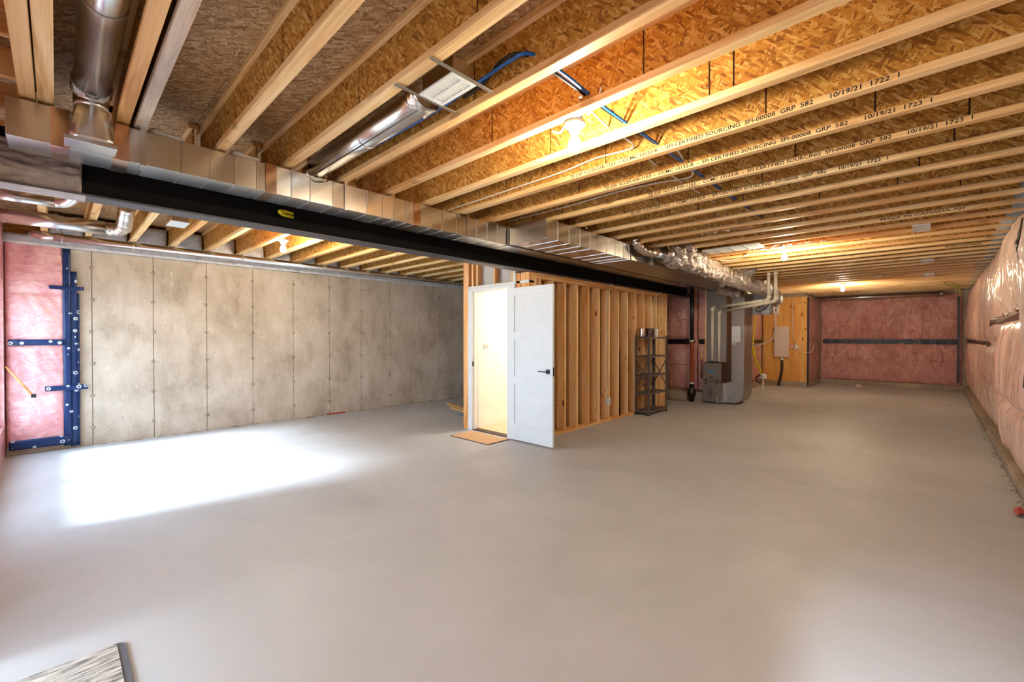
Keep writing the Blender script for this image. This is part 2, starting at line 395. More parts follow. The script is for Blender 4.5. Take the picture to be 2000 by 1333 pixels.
# ------------------------------------------------------------------ wall behind the camera with its openings
wb = sempty('wall_near')
op = [(-7.62, -4.55, .37, 2.05), (-2.95, -1.15, .0, 2.12), (-.40, -.10, .35, 2.60)]
bm = bmesh.new(); x = XL-.2
for a, b, z0, z1 in op:
    box(bm, x, a, YB-.2, YB, 0, 2.9); x = b
    if z0 > 0: box(bm, a, b, YB-.2, YB, 0, z0)
    box(bm, a, b, YB-.2, YB, z1, 2.9)
box(bm, x, 1.0, YB-.2, YB, 0, 2.9)
obj('wall_body', bm, 'pink', wb)
for n, (a, b, z0, z1) in enumerate(op):
    w = sempty('window_%d' % (n+1)) if n != 1 else sempty('door_1')
    f = .05; bm = bmesh.new()
    for q in ((a, a+f, z0, z1), (b-f, b, z0, z1), (a+f, b-f, z1-f, z1), (a+f, b-f, z0, z0+f)): box(bm, q[0], q[1], YB-.14, YB-.04, q[2], q[3])
    if b-a > 1: box(bm, (a+b)/2-.03, (a+b)/2+.03, YB-.13, YB-.05, z0+f, z1-f)
    obj('window_frame' if n != 1 else 'door_frame', bm, 'white', w)
    obj('pane', B(a+f, b-f, YB-.095, YB-.09, z0+f, z1-f), 'glass', w)
bc = thing('sun_block_deck', 'added timber deck outside, out of view, blocking sun at the garden door', 'sun_block_deck', (-2.2, -2.2, 0))  # added deck out of view, keeps direct sun out of the door opening
for k in range(24): obj('sun_block_board', B(-4.2, -.75, YB-.35-k*.145, YB-.22-k*.145, 2.62, 2.655), 'pine_x', bc)
for x in (-4.15, -2.5, -.8): obj('sun_block_joist', B(x-.02, x+.02, YB-3.8, YB-.22, 2.42, 2.618), 'pine_y', bc)
for x in (-4.15, -.8): obj('post', B(x-.07, x+.07, YB-3.8, YB-3.66, -.03, 2.42), 'pine_z', bc)
# ------------------------------------------------------------------ right wall, bulging insulation under film
wr = sempty('wall_right')
bm = bmesh.new(); vs = []
for y in (YB-.2, YF+.2):
    for x_, z in ((XR(y)+.16, 0), (XR(y)+.40, 0), (XR(y)+.40, 2.95), (XR(y)+.16, 2.95)): vs.append(bm.verts.new((x_, y, z)))
for f in ((0,1,2,3),(7,6,5,4),(0,4,5,1),(1,5,6,2),(2,6,7,3),(3,7,4,0)): bm.faces.new([vs[i] for i in f])
obj('wall_core', bm, 'footing', wr)
obj('footing', slabgrid(bmesh.new(), 160, 3, lambda u, v: Vector((XR(YB+u*16.6)+.035-.005*v+.016*N(u*120, v*2), YB+u*16.6, v*.13+.01*N(u*80, v))), lambda u, v: Vector((XR(YB+u*16.6)+.18, YB+u*16.6, v*.13))), 'footing', wr)
seams = [-.42, .9, 2.1, 3.3, 4.5, 5.69, 7.05, 7.95, 9.4, 10.6, 11.8, 13, 14.2, 15.3, 16.25]
def ridge(a, b, c): return max(0, 1-abs(N(a, b, c))*5)**2
def rdepth(y0, y1, z0, z1, dep, pins, amp, y, z):
    u = (y-y0)/(y1-y0); v = (z-z0)/(z1-z0)
    e = math.sin(PI*min(.999, max(.001, u)))**.22 * math.sin(PI*min(.999, max(.001, v)))**.35
    for p in pins: e *= 1-.5*math.exp(-((z-p)/.07)**2)
    wv = .010*N(y*7, z*.9, 2)+.02*N(y*1.7, z*1.1, 8)+.010*ridge(y*5, z*1.0+y, 5)+.007*ridge(y*11+z*2, z*1.4, 7)
    return XR(y)+.14-dep*e-amp*wv*min(1, e*2)
PAN = []
def rblanket(y0, y1, z0, z1, dep, pins, name, m, amp=1, nw=60, label=None):
    L = y1-y0; PAN.append((y0, y1, z0, z1, dep, pins, amp))
    def fr(u, v):
        y = y0+u*L; z = z0+v*(z1-z0)
        return Vector((rdepth(y0, y1, z0, z1, dep, pins, amp, y, z), y, z))
    return obj(name, slabgrid(bmesh.new(), nw, 40, fr, lambda u, v: Vector((XR(y0+u*L)+.17, y0+u*L, z0+v*(z1-z0)))), m, wr, label)
def RS(y, z):
    for q in PAN:
        if q[0] <= y <= q[1] and q[2] <= z <= q[3]: return rdepth(*q, y, z)
    return XR(y)+.05
for a, b in zip(seams, seams[1:]):
    if b <= 5.7:
        rblanket(a, b, .14 if b < 5 else .12, 1.0, .14, [], 'insulation_blanket', 'pink_right'); rblanket(a, b, 1.0, 2.60, .15, [], 'insulation_blanket', 'film_white', 1.6)
    elif b < 8:
        rblanket(a, b, .12, 1.60, .14, [.7], 'insulation_blanket', 'pink_right'); rblanket(a, b, 1.60, 2.60, .11, [], 'insulation_blanket', 'film_white', 1.6)
    else:
        rblanket(a, b, .12 if a > 9 else .22, 2.60, .13 if a < 9 else .10, [1.3], 'insulation_blanket', 'pink_right')
def rtape(y0, y1, z0, z1, x0, m='black_tape', w=.05):
    hz = abs(y1-y0) > abs(z1-z0)
    def pt(u, v, o): 
        y = y0+(y1-y0)*u+(0 if hz else (v-.5)*w); z = z0+(z1-z0)*u+((v-.5)*w if hz else 0)
        return Vector((RS(y, z)+o, y, z))
    return obj('tape', slabgrid(bmesh.new(), 60, 3, lambda u, v: pt(u, v, -.006), lambda u, v: pt(u, v, .02)), m, wr)
rtape(8.35, 5.7, 1.60, 1.645, -.005, 'brown_tape', .09)
rtape(8.38, 8.22, 1.58, 1.60, -.01, 'black_tape', .09)
rtape(7.95, 7.94, 1.62, 2.48, .05, 'black', .028)
rtape(6.05, 6.04, 1.66, 2.48, .05, 'black', .022)
rtape(5.69, 5.67, 1.02, 1.66, .02, 'black', .03)
rtape(5.72, 4.6, 1.03, .99, -.012, 'brown_tape', .11); rtape(5.76, 5.60, 1.02, 1.04, -.016, 'black_tape', .12)
rtape(12.3, 9.35, 1.30, 1.30, .005, 'black_tape', .07); rtape(9.9, 9.4, 1.30, 1.30, .0, 'brown_tape', .09)
rtape(16.1, 12.3, 1.30, 1.30, .01, 'black_tape', .09)
bm = bmesh.new(); y = 4.2
while y < 13:
    L = random.choice((.05, .09, .14)); z = .735+.008*(y-5)
    rx = RS(y+L/2, z); box(bm, rx-.003, rx+.02, y, y+L, z, z+.007)
    if random.random() < .6: box(bm, rx-.003, rx+.02, y, y+L*.8, z+.02, z+.025)
    y += L+random.uniform(.03, .12)
obj('printed_marks', bm, 'ink_soft', wr, None, 'stuff')
# crumbs at right wall base
bm = bmesh.new()
for k in range(90):
    y = random.uniform(3.5, 12); s = random.uniform(.004, .018); x = XR(y)+.035-abs(random.gauss(0, .022))
    vs = bmesh.ops.create_icosphere(bm, subdivisions=1, radius=s)['verts']
    for v in vs: v.co = Vector((v.co.x*1.3+x, v.co.y*1.3+y, max(0, v.co.z*.6)))
obj('mortar_crumbs', bm, 'footing', wr, None, 'stuff')
# ------------------------------------------------------------------ far wall and the stepped walls by the furnace
def film_wall(parent, ax, pos, a, b, z0, z1, sgn, bands, m, dep=.07, marks=(), name='insulation_blanket', cell=1.2, pinch=False):
    """blanket facing sgn*axis"""
    n = max(8, int((b-a)*(40 if pinch else 16))); nz = 90 if pinch else 50
    def P(s, off, z): return Vector((s, pos+sgn*off, z)) if ax == 'y' else Vector((pos+sgn*off, s, z))
    def fr(u, v):
        s = a+u*(b-a); z = z0+v*(z1-z0); e = math.sin(PI*max(.001, min(.999, v)))**.4*math.sin(PI*max(.001, min(.999, u)))**.25
        for p in bands: e *= 1-.7*math.exp(-((z-p)/.09)**2)
        w = .02*N(s*9, z*1.5, 1)+.012*N(s*17, z*2+s*3, 6)
        if pinch: w += .012*N(s*15, z*1.2, 11)+.07*ridge(s*4+.9*math.sin(s*4)*z, z*1.3, 3)+.045*ridge(s*8-1.2*z, z*1.5, 9)+.03*N(s*5, z*5, 21)
        return P(s, .02+dep*e+w*e, z)
    obj(name, slabgrid(bmesh.new(), n, nz, fr, lambda u, v: P(a+u*(b-a), .0, z0+v*(z1-z0))), m, parent)
    for zz in marks:
        bm = bmesh.new(); s = a+.05
        while s < b-.15:
            L = random.uniform(.05, .16); o1 = dep*.93+.02
            p, q = P(s, o1-.02, zz), P(s+L, o1+.006, zz+.012)
            box(bm, min(p.x, q.x), max(p.x, q.x), min(p.y, q.y), max(p.y, q.y), p.z, q.z); s += L+random.uniform(.03, .12)
        obj('printed_marks', bm, 'ink_soft', parent, None, 'stuff')
wf = sempty('wall_far')
obj('wall_core', B(-2.4, 1.1, YF, YF+.25, 0, 2.95), 'footing', wf)
obj('footing', B(-2.28, .80, YF-.13, YF+.02, 0, .13), 'footing', wf)
film_wall(wf, 'y', YF, -2.27, .75, .13, 2.56, -1, [1.27], 'pink_far', .10, (.75, 1.85), pinch=True)
bm = bmesh.new(); X0 = -2.2
for k in range(20): beam_between(bm, (X0+k*.145, YF-.085-.006*(k % 2), 1.27+.008*N(k, 2)), (X0+(k+1)*.145, YF-.085-.006*((k+1) % 2), 1.27+.008*N(k+1, 2)), .03, .13)
obj('tape', bm, 'black_tape', wf)
obj('tape', B(.66, .70, YF-.12, YF-.06, .2, 2.45), 'black', wf)
wm = sempty('wall_mid')
obj('wall_core', B(-7.8, -3.42, 9.85, 10.05, 0, 2.95), 'footing', wm)
obj('footing', slabgrid(bmesh.new(), 50, 3, lambda u, v: Vector((-5.3+u*1.58, 9.42+.03*v+.02*N(u*20, v), .22*v+.015*N(u*15, v, 2))), lambda u, v: Vector((-5.3+u*1.58, 9.86, .22*v))), 'footing', wm)
obj('footing', B(-3.7, -3.42, 9.62, 9.86, 0, .2), 'footing', wm)
for a, b in ((-5.3, -4.36), (-4.35, -3.62), (-3.61, -3.42)):
    film_wall(wm, 'y', 9.84, a, b, .21, 2.56, -1, [1.30], 'pink_far', .20 if b < -3.5 else .08, (.78, 1.78))
    obj('tape', slabgrid(bmesh.new(), 10, 2, lambda u, v: Vector((a+.02+u*(b-a-.04), 9.84-.015-(.16 if b < -3.5 else .085)*math.sin(PI*u)**.25, 1.25+v*.10)), lambda u, v: Vector((a+.02+u*(b-a-.04), 9.82, 1.25+v*.1))), 'black_tape', wm)
wm0 = wm; wm = sempty('wall_furnace_side')
obj('wall_core', B(-3.66, -3.46, 10.06, 14.5, 0, 2.95), 'footing', wm)
film_wall(wm, 'x', -3.455, 10.26, 14.28, .13, 2.56, 1, [1.27], 'pink_far', .06, (.75,))
obj('tape', B(-3.43, -3.385, 13.2, 14.25, 1.22, 1.32), 'black_tape', wm)
obj('wood_edge', B(-3.44, -3.405, 9.74, 9.80, .2, 2.58), 'pine_z', wm0)
obj('footing', B(-3.46, -3.36, 10.26, 14.26, 0, .13), 'footing', wm)
wp = sempty('wall_panel_side')
obj('wall_core', B(-3.66, -2.45, 14.34, 14.5, 0, 2.95), 'footing', wp)
wp0 = wp; wp = sempty('wall_panel_return')
obj('wall_core', B(-2.45, -2.34, 14.34, YF+.2, 0, 2.95), 'footing', wp)
film_wall(wp, 'x', -2.33, 14.4, YF-.1, .13, 2.56, 1, [1.27], 'pink_far', .04, ())
obj('footing', B(-2.34, -2.24, 14.4, YF, 0, .13), 'footing', wp)
obj('tape', B(-2.30, -2.262, 14.26, 14.30, .05, 2.5), 'black_tape', wp)
pb = thing('plywood_board', 'amber plywood backboard with knots behind the grey electrical panel', 'board', (-2.88, 14.32, 0))
obj('sheet', bevel(B(-3.40, -2.89, 14.30, 14.335, .14, 2.52), .002), 'ply', pb); obj('sheet', bevel(B(-2.886, -2.305, 14.30, 14.335, .14, 2.52), .002), 'ply', pb)
obj('base_strip', B(-3.40, -2.305, 14.27, 14.335, 0, .138), 'footing', pb)
# ------------------------------------------------------------------ ceiling: subfloor sheets
ce = sempty('ceiling')
x = XL-.1; j = 0
while x < 1.0:
    y = YB-.1-(j % 2)*1.22
    while y < YF+.2:
        y1 = min(y+2.44, YF+.25); y0 = max(y, YB-.15)
        if y1-y0 > .05: obj('osb_sheet', B(x+.002, min(x+1.218, 1.05), y0+.002, y1-.002, JT, JT+.018), 'osb_floor', ce)
        y += 2.44
    x += 1.22; j += 1
obj('deck_above', B(XL-.2, 1.1, YB-.2, YF+.3, JT+.02, JT+.06), 'pine_x', ce)
# ------------------------------------------------------------------ floor joists
ORD = ['first','second','third','fourth','fifth','sixth','seventh','eighth','ninth','tenth','eleventh','twelfth','thirteenth','fourteenth','fifteenth','sixteenth','seventeenth','eighteenth','nineteenth','twentieth','twenty-first','twenty-second','twenty-third','twenty-fourth','twenty-fifth','twenty-sixth','twenty-seventh','twenty-eighth','twenty-ninth','thirtieth','thirty-first','thirty-second','thirty-third','thirty-fourth','thirty-fifth','thirty-sixth']
def joist(label, x0, x1, yfar, splits, group, fl='pine_x', web='osb_web'):
    t = thing('floor_joist', label, 'joist', (0, yfar-.029, JZ), group)
    yc = yfar-.029
    obj('bottom_flange', bevel(B(x0, x1, yc-.029, yc+.029, JZ, JZ+.038), .0025), fl, t)
    obj('top_flange', bevel(B(x0, x1, yc-.029, yc+.029, JT-.038, JT-.001), .0025), fl, t)
    e = [x0]+sorted(s for s in splits if x0+.1 < s < x1-.1)+[x1]
    for a, b in zip(e, e[1:]): obj('web_panel', B(a+.0045, b-.0045, yc-.0055, yc+.0055, JZ+.036, JT-.036), web, t)
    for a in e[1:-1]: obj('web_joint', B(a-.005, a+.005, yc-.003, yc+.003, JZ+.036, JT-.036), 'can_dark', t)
    return t
def cp(src, dy, label, group):
    r = src.copy(); C.objects.link(r); r.location = src.location+Vector((0, dy, 0)); r['label'] = label; r['group'] = group
    OFF[r.name] = Vector(r.location)
    for ch in [c for c in src.children if 'lettering' not in c.name]:
        c = ch.copy(); C.objects.link(c); c.parent = r; OFF[c.name] = OFF[r.name]
    return r
XJ0, XJ1 = -3.90, .60
GR, GL = 'wooden I-joists of the right bay', 'wooden I-joists of the left bay'
known = {-2: [-1.33, -2.20, -.4], -1: [-1.28, -2.25, -.2], 0: [-.756, -1.756, -2.78], 1: [-.985, -2.038, .05], 2: [-.818, -1.88, -.70], 3: [-1.687, -.65, -2.7], 4: [-1.245, -2.2, -.2]}
jn = {-2: 'thick wooden I-joist just right of the large silver boot, before the ceiling register',
      -1: 'wooden I-joist along the left side of the white ceiling register and silver round duct',
      0: 'wooden I-joist just beyond the white ceiling register, with the blue cable beside it',
      1: 'wooden I-joist brightly lit beside the nearest bare bulb of the right bay',
      2: 'wooden I-joist glowing just beyond the nearest bare bulb of the right bay'}
lettered = {3: ('first (nearest)', -1.99, -.085), 4: ('second', -1.93, .03), 5: ('third', -1.74, .20), 6: ('fourth (farthest)', -2.13, -.18)}
variants = {}; J = {}
for k in range(-2, 36):
    yf = 1.59+.4055*k
    if k in jn: lb = jn[k]
    elif k in lettered: lb = 'wooden I-joist with black lettering, %s of the four lettered ones' % lettered[k][0]
    else: lb = 'bare wooden I-joist, %s beyond the last of the lettered joists' % ORD[k-7]
    if k <= 12:
        x1 = XR(yf)+.12
        J[k] = joist(lb, XJ0, x1, yf, known.get(k, [-3.0+random.uniform(-.4, .4)+1.03*q for q in range(4)]), GR)
    else:
        vk = k % 3
        if vk not in variants: variants[vk] = J[k] = joist(lb, XJ0, XR(16)+.10, yf, [], GR)
        else: J[k] = cp(variants[vk], yf-.029-variants[vk].location.y, lb, GR)
TXT = 'TJI 230  ICCES ESR-1153  -  CCMC 13132-R  -  SFI CERTIFIED SOURCING  SFI-00008  GRP  582      10/19/21  172%d  1'
for k, (o_, xa, xb) in lettered.items():
    text(TXT % (2 if k in (3, 6) else 3), .034, 'ink', J[k], (xa, 1.59+.4055*k-.0585, JZ+.009), R_NEGY, xb-xa)
text('MADE IN CANADA AJS', .034, 'ink_soft', J[11], (-.33, 1.59+.4055*11-.0587, JZ+.008), R_NEGY, .62)
text('BOISE CASCADE', .032, 'ink', J[17], (.22, 1.59+.4055*17-.0587, JZ+.008), R_NEGY, .34)
# near double joist and its partner board
for (y0, y1, m, lb) in ((-.125, -.066, 'pine_x', 'solid pine joist, left one of the close pair at the upper left corner'), (-.060, -.001, 'pine_x', 'solid pine joist, right one of the close pair at the upper left corner'),
                        (.238, .296, 'pine_x', 'orange pine joist just right of the large round duct'), (.318, .372, 'lvl', 'pale grey weathered joist beside the orange pine joist')):
    t = thing('floor_joist', lb, 'joist', (0, (y0+y1)/2, JZ), 'near joists at the upper left')
    obj('bottom_flange', bevel(B(XJ0, .60, y0, y1, JZ, JZ+.038), .003), m, t); obj('top_flange', B(XJ0, .60, y0, y1, JT-.038, JT-.001), m, t)
    obj('web_panel', B(XJ0, .60, (y0+y1)/2-.006, (y0+y1)/2+.006, JZ+.037, JT-.037), 'osb_web', t)
# blocking between the pair and the near wall
for i, x in enumerate((-3.75, -3.3, -2.85, -2.45, -2.05)):
    solo('blocking_board', bevel(B(x, x+.038, YB, -.128, JZ+.06, JZ+.20), .002), 'pine_y', 'short pine block left of the close joist pair, %s from the duct end' % ORD[i], 'block', (x, -.2, JZ+.06), 'short blocks at the upper left corner')
# left bay
yl = [-.06+.0, .30]+[.71+.4055*k for k in range(0, 22)]
for i, yf in enumerate(yl):
    lb = 'wooden I-joist over the concrete wall, %s counted from the near left corner' % ORD[i]
    if i < 9: JL = joist(lb, -7.70, -3.78, yf, [-6.9, -6.2+random.uniform(-.3, .3), -5.1+random.uniform(-.3, .3)], GL)
    else:
        if i == 9: JV = joist(lb, -7.70, -3.78, yf, [-6.4, -5.3], GL)
        else: cp(JV, yf-.029-JV.location.y, lb, GL)
# foam at joist ends
for i, (a, b) in enumerate(zip(yl, yl[1:])):
    if b > 7.5: break
    bm = slabgrid(bmesh.new(), 6, 5, lambda u, v: Vector((-7.60+.03*N(u*2+i, v*2)+.0, a+.004+u*(b-a-.066), JZ-.005+v*(.26+.03*N(u*3+i*2, 1)))), lambda u, v: Vector((-7.80, a+.004+u*(b-a-.066), JZ-.005+v*.26)))
    obj('foam_fill', bm, 'foam_w', wl)
obj('rim_board', B(XL-.10, XL-.02, YB-.2, 10, 2.60, JT), 'osb_web', wl)
bm = bmesh.new(); fn = 500
def ffront(u, v):
    y = .9+u*(YF-.9); ph = ((y-1.561) % .4055)/.4055; dj = min(ph, 1-ph)*.4055
    j = max(0, 1-(dj/.05)**2) if dj < .05 else 0
    if v < .34: x = XR(y)+.16-(v/.34)*(.05+.11*j+.04*N(y*5, 2)); z = JZ-.010+.09*(1-j)
    else: x = XR(y)+.16-(.05+.11*j+.04*N(y*5, 2)); z = JZ-.010+.09*(1-j)+(v-.34)/.66*.2
    return Vector((x, y, z))
obj('joist_end_foam', slabgrid(bm, fn, 6, ffront, lambda u, v: Vector((XR(.9+u*15)+.2, .9+u*(YF-.9), JZ+v*.29))), 'foam_b', wr, 'blue grey spray foam round the joist ends')
# ------------------------------------------------------------------ steel beam
XB = -3.82
bt = thing('steel_beam', 'long black steel I-beam under the joists from left corner to furnace', 'beam', (XB, 4.6, 2.27))
obj('web', B(XB-.006, XB+.006, YB, 9.82, 2.282, 2.57), 'beam', bt)
obj('bottom_flange', bevel(B(XB-.08, XB+.08, YB, 9.82, 2.270, 2.284), .002), 'beam_edge', bt, 'grey edged bottom flange')
obj('top_flange', B(XB-.08, XB+.08, YB, 9.82, 2.568, 2.582), 'beam', bt)
obj('nailer', B(XB-.075, XB+.075, YB, 9.82, 2.583, 2.619), 'pine_y', bt)
bm = slabgrid(bmesh.new(), 30, 24, lambda u, v: Vector((XB+.05+.03*N(u*5, v*9)+.02*N(u*14, v*22, 2)+.02*math.sin(v*PI), YB+u*(.53+.02*N(v*4, 3)), 2.285+v*.25)), lambda u, v: Vector((XB+.007, YB+u*.53, 2.285+v*.25)))
obj('foam_patch', bm, 'foam', bt, 'rough grey sprayed end of the beam')
obj('painted_flange_end', B(XB-.081, XB+.081, YB, .13, 2.266, 2.2705), 'foam_w', bt)
ys_ = thing('yellow_strap', 'small yellow strap end sticking out of the black beam under the duct', 'strap', (XB+.02, 1.24, 2.42))
obj('band', tube(bmesh.new(), curve([(XB+.008, 1.36, 2.43), (XB+.08, 1.28, 2.415), (XB+.12, 1.225, 2.40), (XB+.11, 1.23, 2.39), (XB+.06, 1.28, 2.39), (XB+.01, 1.36, 2.40)]), .013, 8), 'yellow', ys_)
# ------------------------------------------------------------------ main supply duct beside the beam
def sheet_duct(label, x0, x1, z0, z1, cuts, seams, base, extra=None):
    t = thing('sheet_metal_duct', label, 'duct', base)
    ed = sorted(set(cuts)|set(q for q in seams))
    for a, b in zip(ed, ed[1:]):
        bm = bevel(B(x0, x1, a+.001, b-.001, z0, z1), .002); k1, k2 = random.uniform(-.012, .012), random.uniform(-.02, .02)
        for v in bm.verts:
            if v.co.x > (x0+x1)/2: v.co.x += (v.co.z-z0)*k2+(v.co.y-(a+b)/2)*k1-.002
        obj('duct_section', bm, 'galv', t)
    bm = bmesh.new()
    for y in seams: box(bm, x0-.001, x1+.004, y-.0025, y+.0025, z0-.003, z1)
    obj('seam_ribs', bm, 'galv', t, None, 'stuff')
    return t
D1 = sheet_duct('long rectangular galvanised duct running along the camera side of the black beam', -3.545, -3.295, 2.405, 2.60, [-.17, .354, 1.035, 1.573, 2.233, 2.83, 3.46, 4.6, 5.9, 7.2, 8.5, 9.7],
                [.534, .68, .819, .949, 1.17, 1.302, 1.471, 1.754, 1.893, 2.0, 2.12, 2.389, 2.518, 2.692, 2.95, 3.1, 3.25], (-3.42, 1.6, 2.4))
for y, m in ((1.035, 'foil_tape'), (2.233, 'foil_tape'), (.02, 'foil_tape'), (.26, 'foil_tape')):
    obj('foil_tape', B(-3.549, -3.291, y-.035, y+.035, 2.4015, 2.603), m, D1)
for y in (.354, 1.573, 2.83, 3.42):
    bm = B(-3.2935, -3.289, y-.012, y+.012, 2.402, 2.68); box(bm, -3.40, -3.289, y-.012, y+.012, 2.3985, 2.402); obj('hanger_strap', bm, 'galv', D1)
obj('end_cleat', B(-3.547, -3.292, 3.43, 3.46, 2.400, 2.605), 'galv', D1)
D2 = sheet_duct('wider galvanised trunk duct beside the long duct, from its step to the furnace', -3.265, -2.755, 2.405, 2.602, [3.40, 4.35, 5.15], [3.6, 3.8, 4.0, 4.2, 4.55, 4.75, 4.95], (-3.0, 7, 2.4))
obj('duct_section', bevel(B(-3.265, -2.755, 5.152, 5.72, 2.405, 2.60), .002), 'galv_dark', D2)
bm = bmesh.new(); box(bm, -3.262, -2.72, 5.722, 6.9, 2.403, 2.58); obj('duct_section', bevel(bm, .002), 'galv_dark', D2)
obj('duct_section', bevel(B(-3.262, -2.60, 6.902, 10.35, 2.403, 2.58), .002), 'galv_dark', D2)
for y in (3.9, 5.16): obj('hanger_strap', B(-2.7535, -2.75, y-.012, y+.012, 2.402, 2.64), 'galv', D2)
obj('end_cleat', B(-3.267, -2.752, 5.10, 5.125, 2.402, 2.606), 'galv', D2); obj('end_cleat', B(-2.78, -2.752, 3.395, 3.41, 2.402, 2.606), 'galv', D2)
obj('gap_dark_strip', B(-3.296, -3.264, 3.46, 9.7, 2.399, 2.41), 'black', D2)  # added black strip, darkens the open gap between the two ducts
obj('corner_flange', B(-3.22, -2.735, 3.398, 3.425, 2.398, 2.405), 'galv', D2)
bm = bmesh.new()
for y in (4.1, 4.75, 5.4): lathe(bm, (-2.74, y, 2.612), [(.010, 0), (.016, .012), (.010, .02)], 8)
obj('rod_nuts', bm, 'can', D2)
# boot and large round duct in the near bay
bo = thing('duct_boot', 'shiny square to round boot rising from the near end of the long duct', 'duct', (-3.22, .13, 2.42))
bm = bmesh.new(); n = 24; rings = []
for i in range(9):
    t_ = i/8; e = t_*t_*(3-2*t_); ring = []
    for k in range(n):
        a = 2*PI*k/n+PI/4; c, s = math.cos(a), math.sin(a); q = 1/max(abs(c), abs(s))
        rx, ry = .062*(1-e)*q+.066*e, .085*(1-e)*q+.066*e
        ring.append(bm.verts.new((-3.215+.0*e+rx*c+.01*e, .135+ry*s, 2.425+.205*t_)))
    rings.append(ring)
for a, b in zip(rings, rings[1:]):
    for k in range(n): f = bm.faces.new((a[k], a[(k+1) % n], b[(k+1) % n], b[k])); f.smooth = True
bm.faces.new(rings[0][::-1]); obj('boot_shell', bm, 'galv', bo)
obj('base_flange', bevel(B(-3.293, -3.15, .03, .235, 2.408, 2.432), .003), 'galv', bo)
obj('label_sticker', B(-3.156, -3.1535, .14, .165, 2.455, 2.475), 'white', bo)
ro = thing('round_duct', 'large round galvanised duct in the first bay above the boot', 'duct', (-2.6, .135, 2.70))
obj('elbow', T(curve([(-3.205, .135, 2.61), (-3.20, .135, 2.66), (-3.15, .135, 2.705), (-3.07, .135, 2.715)], 5), .070, 24), 'galv', ro)
obj('pipe', T([(-3.10, .135, 2.715), (-1.2, .135, 2.715)], .073, 32), 'galv', ro)
bm = bmesh.new()
for x in (-2.31, -1.5): obj('crimp_ring', T([(x, .135, 2.715), (x+.006, .135, 2.715)], .0755, 32), 'galv_dark', ro)
bm = bmesh.new()
for i, x in enumerate((-3.185, -3.165, -3.14, -3.118)):
    tube(bm, [(x+.05*math.sin(a)*0+.012*math.cos(a*2), .135+.077*math.cos(a), 2.70+.003*i+.077*math.sin(a)) for a in [2*PI*q/20 for q in range(21)]], .004, 5)
obj('wire_tie', bm, 'can', ro)
for (x, y, lb) in ((-3.38, .46, 'small round brown cap on top of the duct beside the pale grey joist'), (-3.38, .88, 'second small round brown cap on the duct, under the next joist')):
    t = thing('duct_collar', lb, 'collar', (x, y, 2.6), 'caps on the long duct')
    obj('collar_body', bevel(B(x-.02, x+.07, y-.04, y+.09, 2.603, 2.63), .008), 'foam', t); obj('cap', lathe(bmesh.new(), (x+.02, y-.03, 2.603), [(.05, 0), (.05, .03), (.035, .045)], 20), 'foam', t)
# register run
rr = thing('round_duct', 'slim round galvanised duct leading from the long duct to the white register', 'duct', (-2.6, 1.36, 2.68))
obj('pipe', T([(-3.34, 1.36, 2.672), (-1.93, 1.36, 2.672)], .072, 32), 'galv', rr)
obj('seam', B(-3.3, -1.95, 1.325, 1.329, 2.6005, 2.612), 'galv_dark', rr)
bm = bmesh.new(); tube(bm, [(-2.56, 1.36, 2.672), (-2.552, 1.36, 2.672)], .076, 32); obj('wire_tie', bm, 'can', rr)
bm = bmesh.new()
for c0, s0 in (((-3.33, 1.36, 2.60), .09), ((-1.95, 1.36, 2.64), .085)):
    g = grid(bm, 12, 24, lambda u, v: Vector((c0[0]-.05+u*.10, c0[1]+(s0+.02*N(u*5, v*9, 1))*math.cos(2*PI*v), c0[2]+.03+(s0*.8+.02*N(u*6, v*8, 3))*math.sin(2*PI*v))))
obj('foil_wrap', bm, 'foil', rr, None, 'stuff')
def register(label, x0, x1, y0, y1, z, brackets, group, nslat=14):
    t = thing('ceiling_register', label, 'vent', ((x0+x1)/2, (y0+y1)/2, z), group)
    obj('boot_box', B(x0+.012, x1-.012, y0+.012, y1-.012, z+.008, z+.09), 'galv', t)
    bm = bmesh.new(); b = .02
    for q in ((x0, x1, y0, y0+b), (x0, x1, y1-b, y1), (x0, x0+b, y0+b, y1-b), (x1-b, x1, y0+b, y1-b)): box(bm, *q, z, z+.008)
    obj('face_frame', bm, 'white', t)
    if nslat:
        bm = bmesh.new(); n = nslat
        for i in range(n):
            xa = x0+b+(x1-x0-2*b)*i/n; box(bm, xa, xa+(x1-x0)/n*.6, y0+b, y1-b, z+.001, z+.005)
        box(bm, x0+b, x1-b, (y0+y1)/2-.006, (y0+y1)/2+.006, z, z+.006)
        obj('louvres', bm, 'white', t, None, 'stuff')
    else: obj('face_plate', B(x0+b, x1-b, y0+b, y1-b, z+.002, z+.006), 'white', t)
    for xa in brackets:
        obj('bracket', bevel(B(xa-.011, xa+.011, y0-.13, y1+.09, z+.002, z+.006), .001), 'galv_dark', t)
    return t
register('white louvred ceiling register held by two metal bars at the end of the slim duct', -1.825, -1.56, 1.25, 1.395, 2.606, (-1.835, -1.55), 'ceiling registers')
register('small white square register seen under the beam in the left bay', -5.72, -5.43, .79, .945, 2.56, (), 'ceiling registers', 0)
register('white rectangular register nearest the right wall, first of three in a line', -.085, .06, 6.41, 6.82, 2.606, (), 'ceiling registers', 0)
register('white rectangular register nearest the right wall, second of three in a line', -.03, .13, 9.43, 9.75, 2.606, (), 'ceiling registers', 0)
register('white rectangular register nearest the right wall, farthest of three in a line', .02, .17, 11.6, 11.95, 2.606, (), 'ceiling registers', 0)
pn = thing('return_air_grille', 'long pale blue metal panel with louvre lines between joists before the second bulb', 'vent', (-1.9, 6.39, 2.6))
obj('pan', bevel(B(-2.24, -1.54, 6.22, 6.56, 2.603, 2.617), .003), 'white', pn)
for x in (-2.07, -1.895, -1.72): obj('rib', B(x, x+.008, 6.23, 6.55, 2.598, 2.603), 'galv', pn)
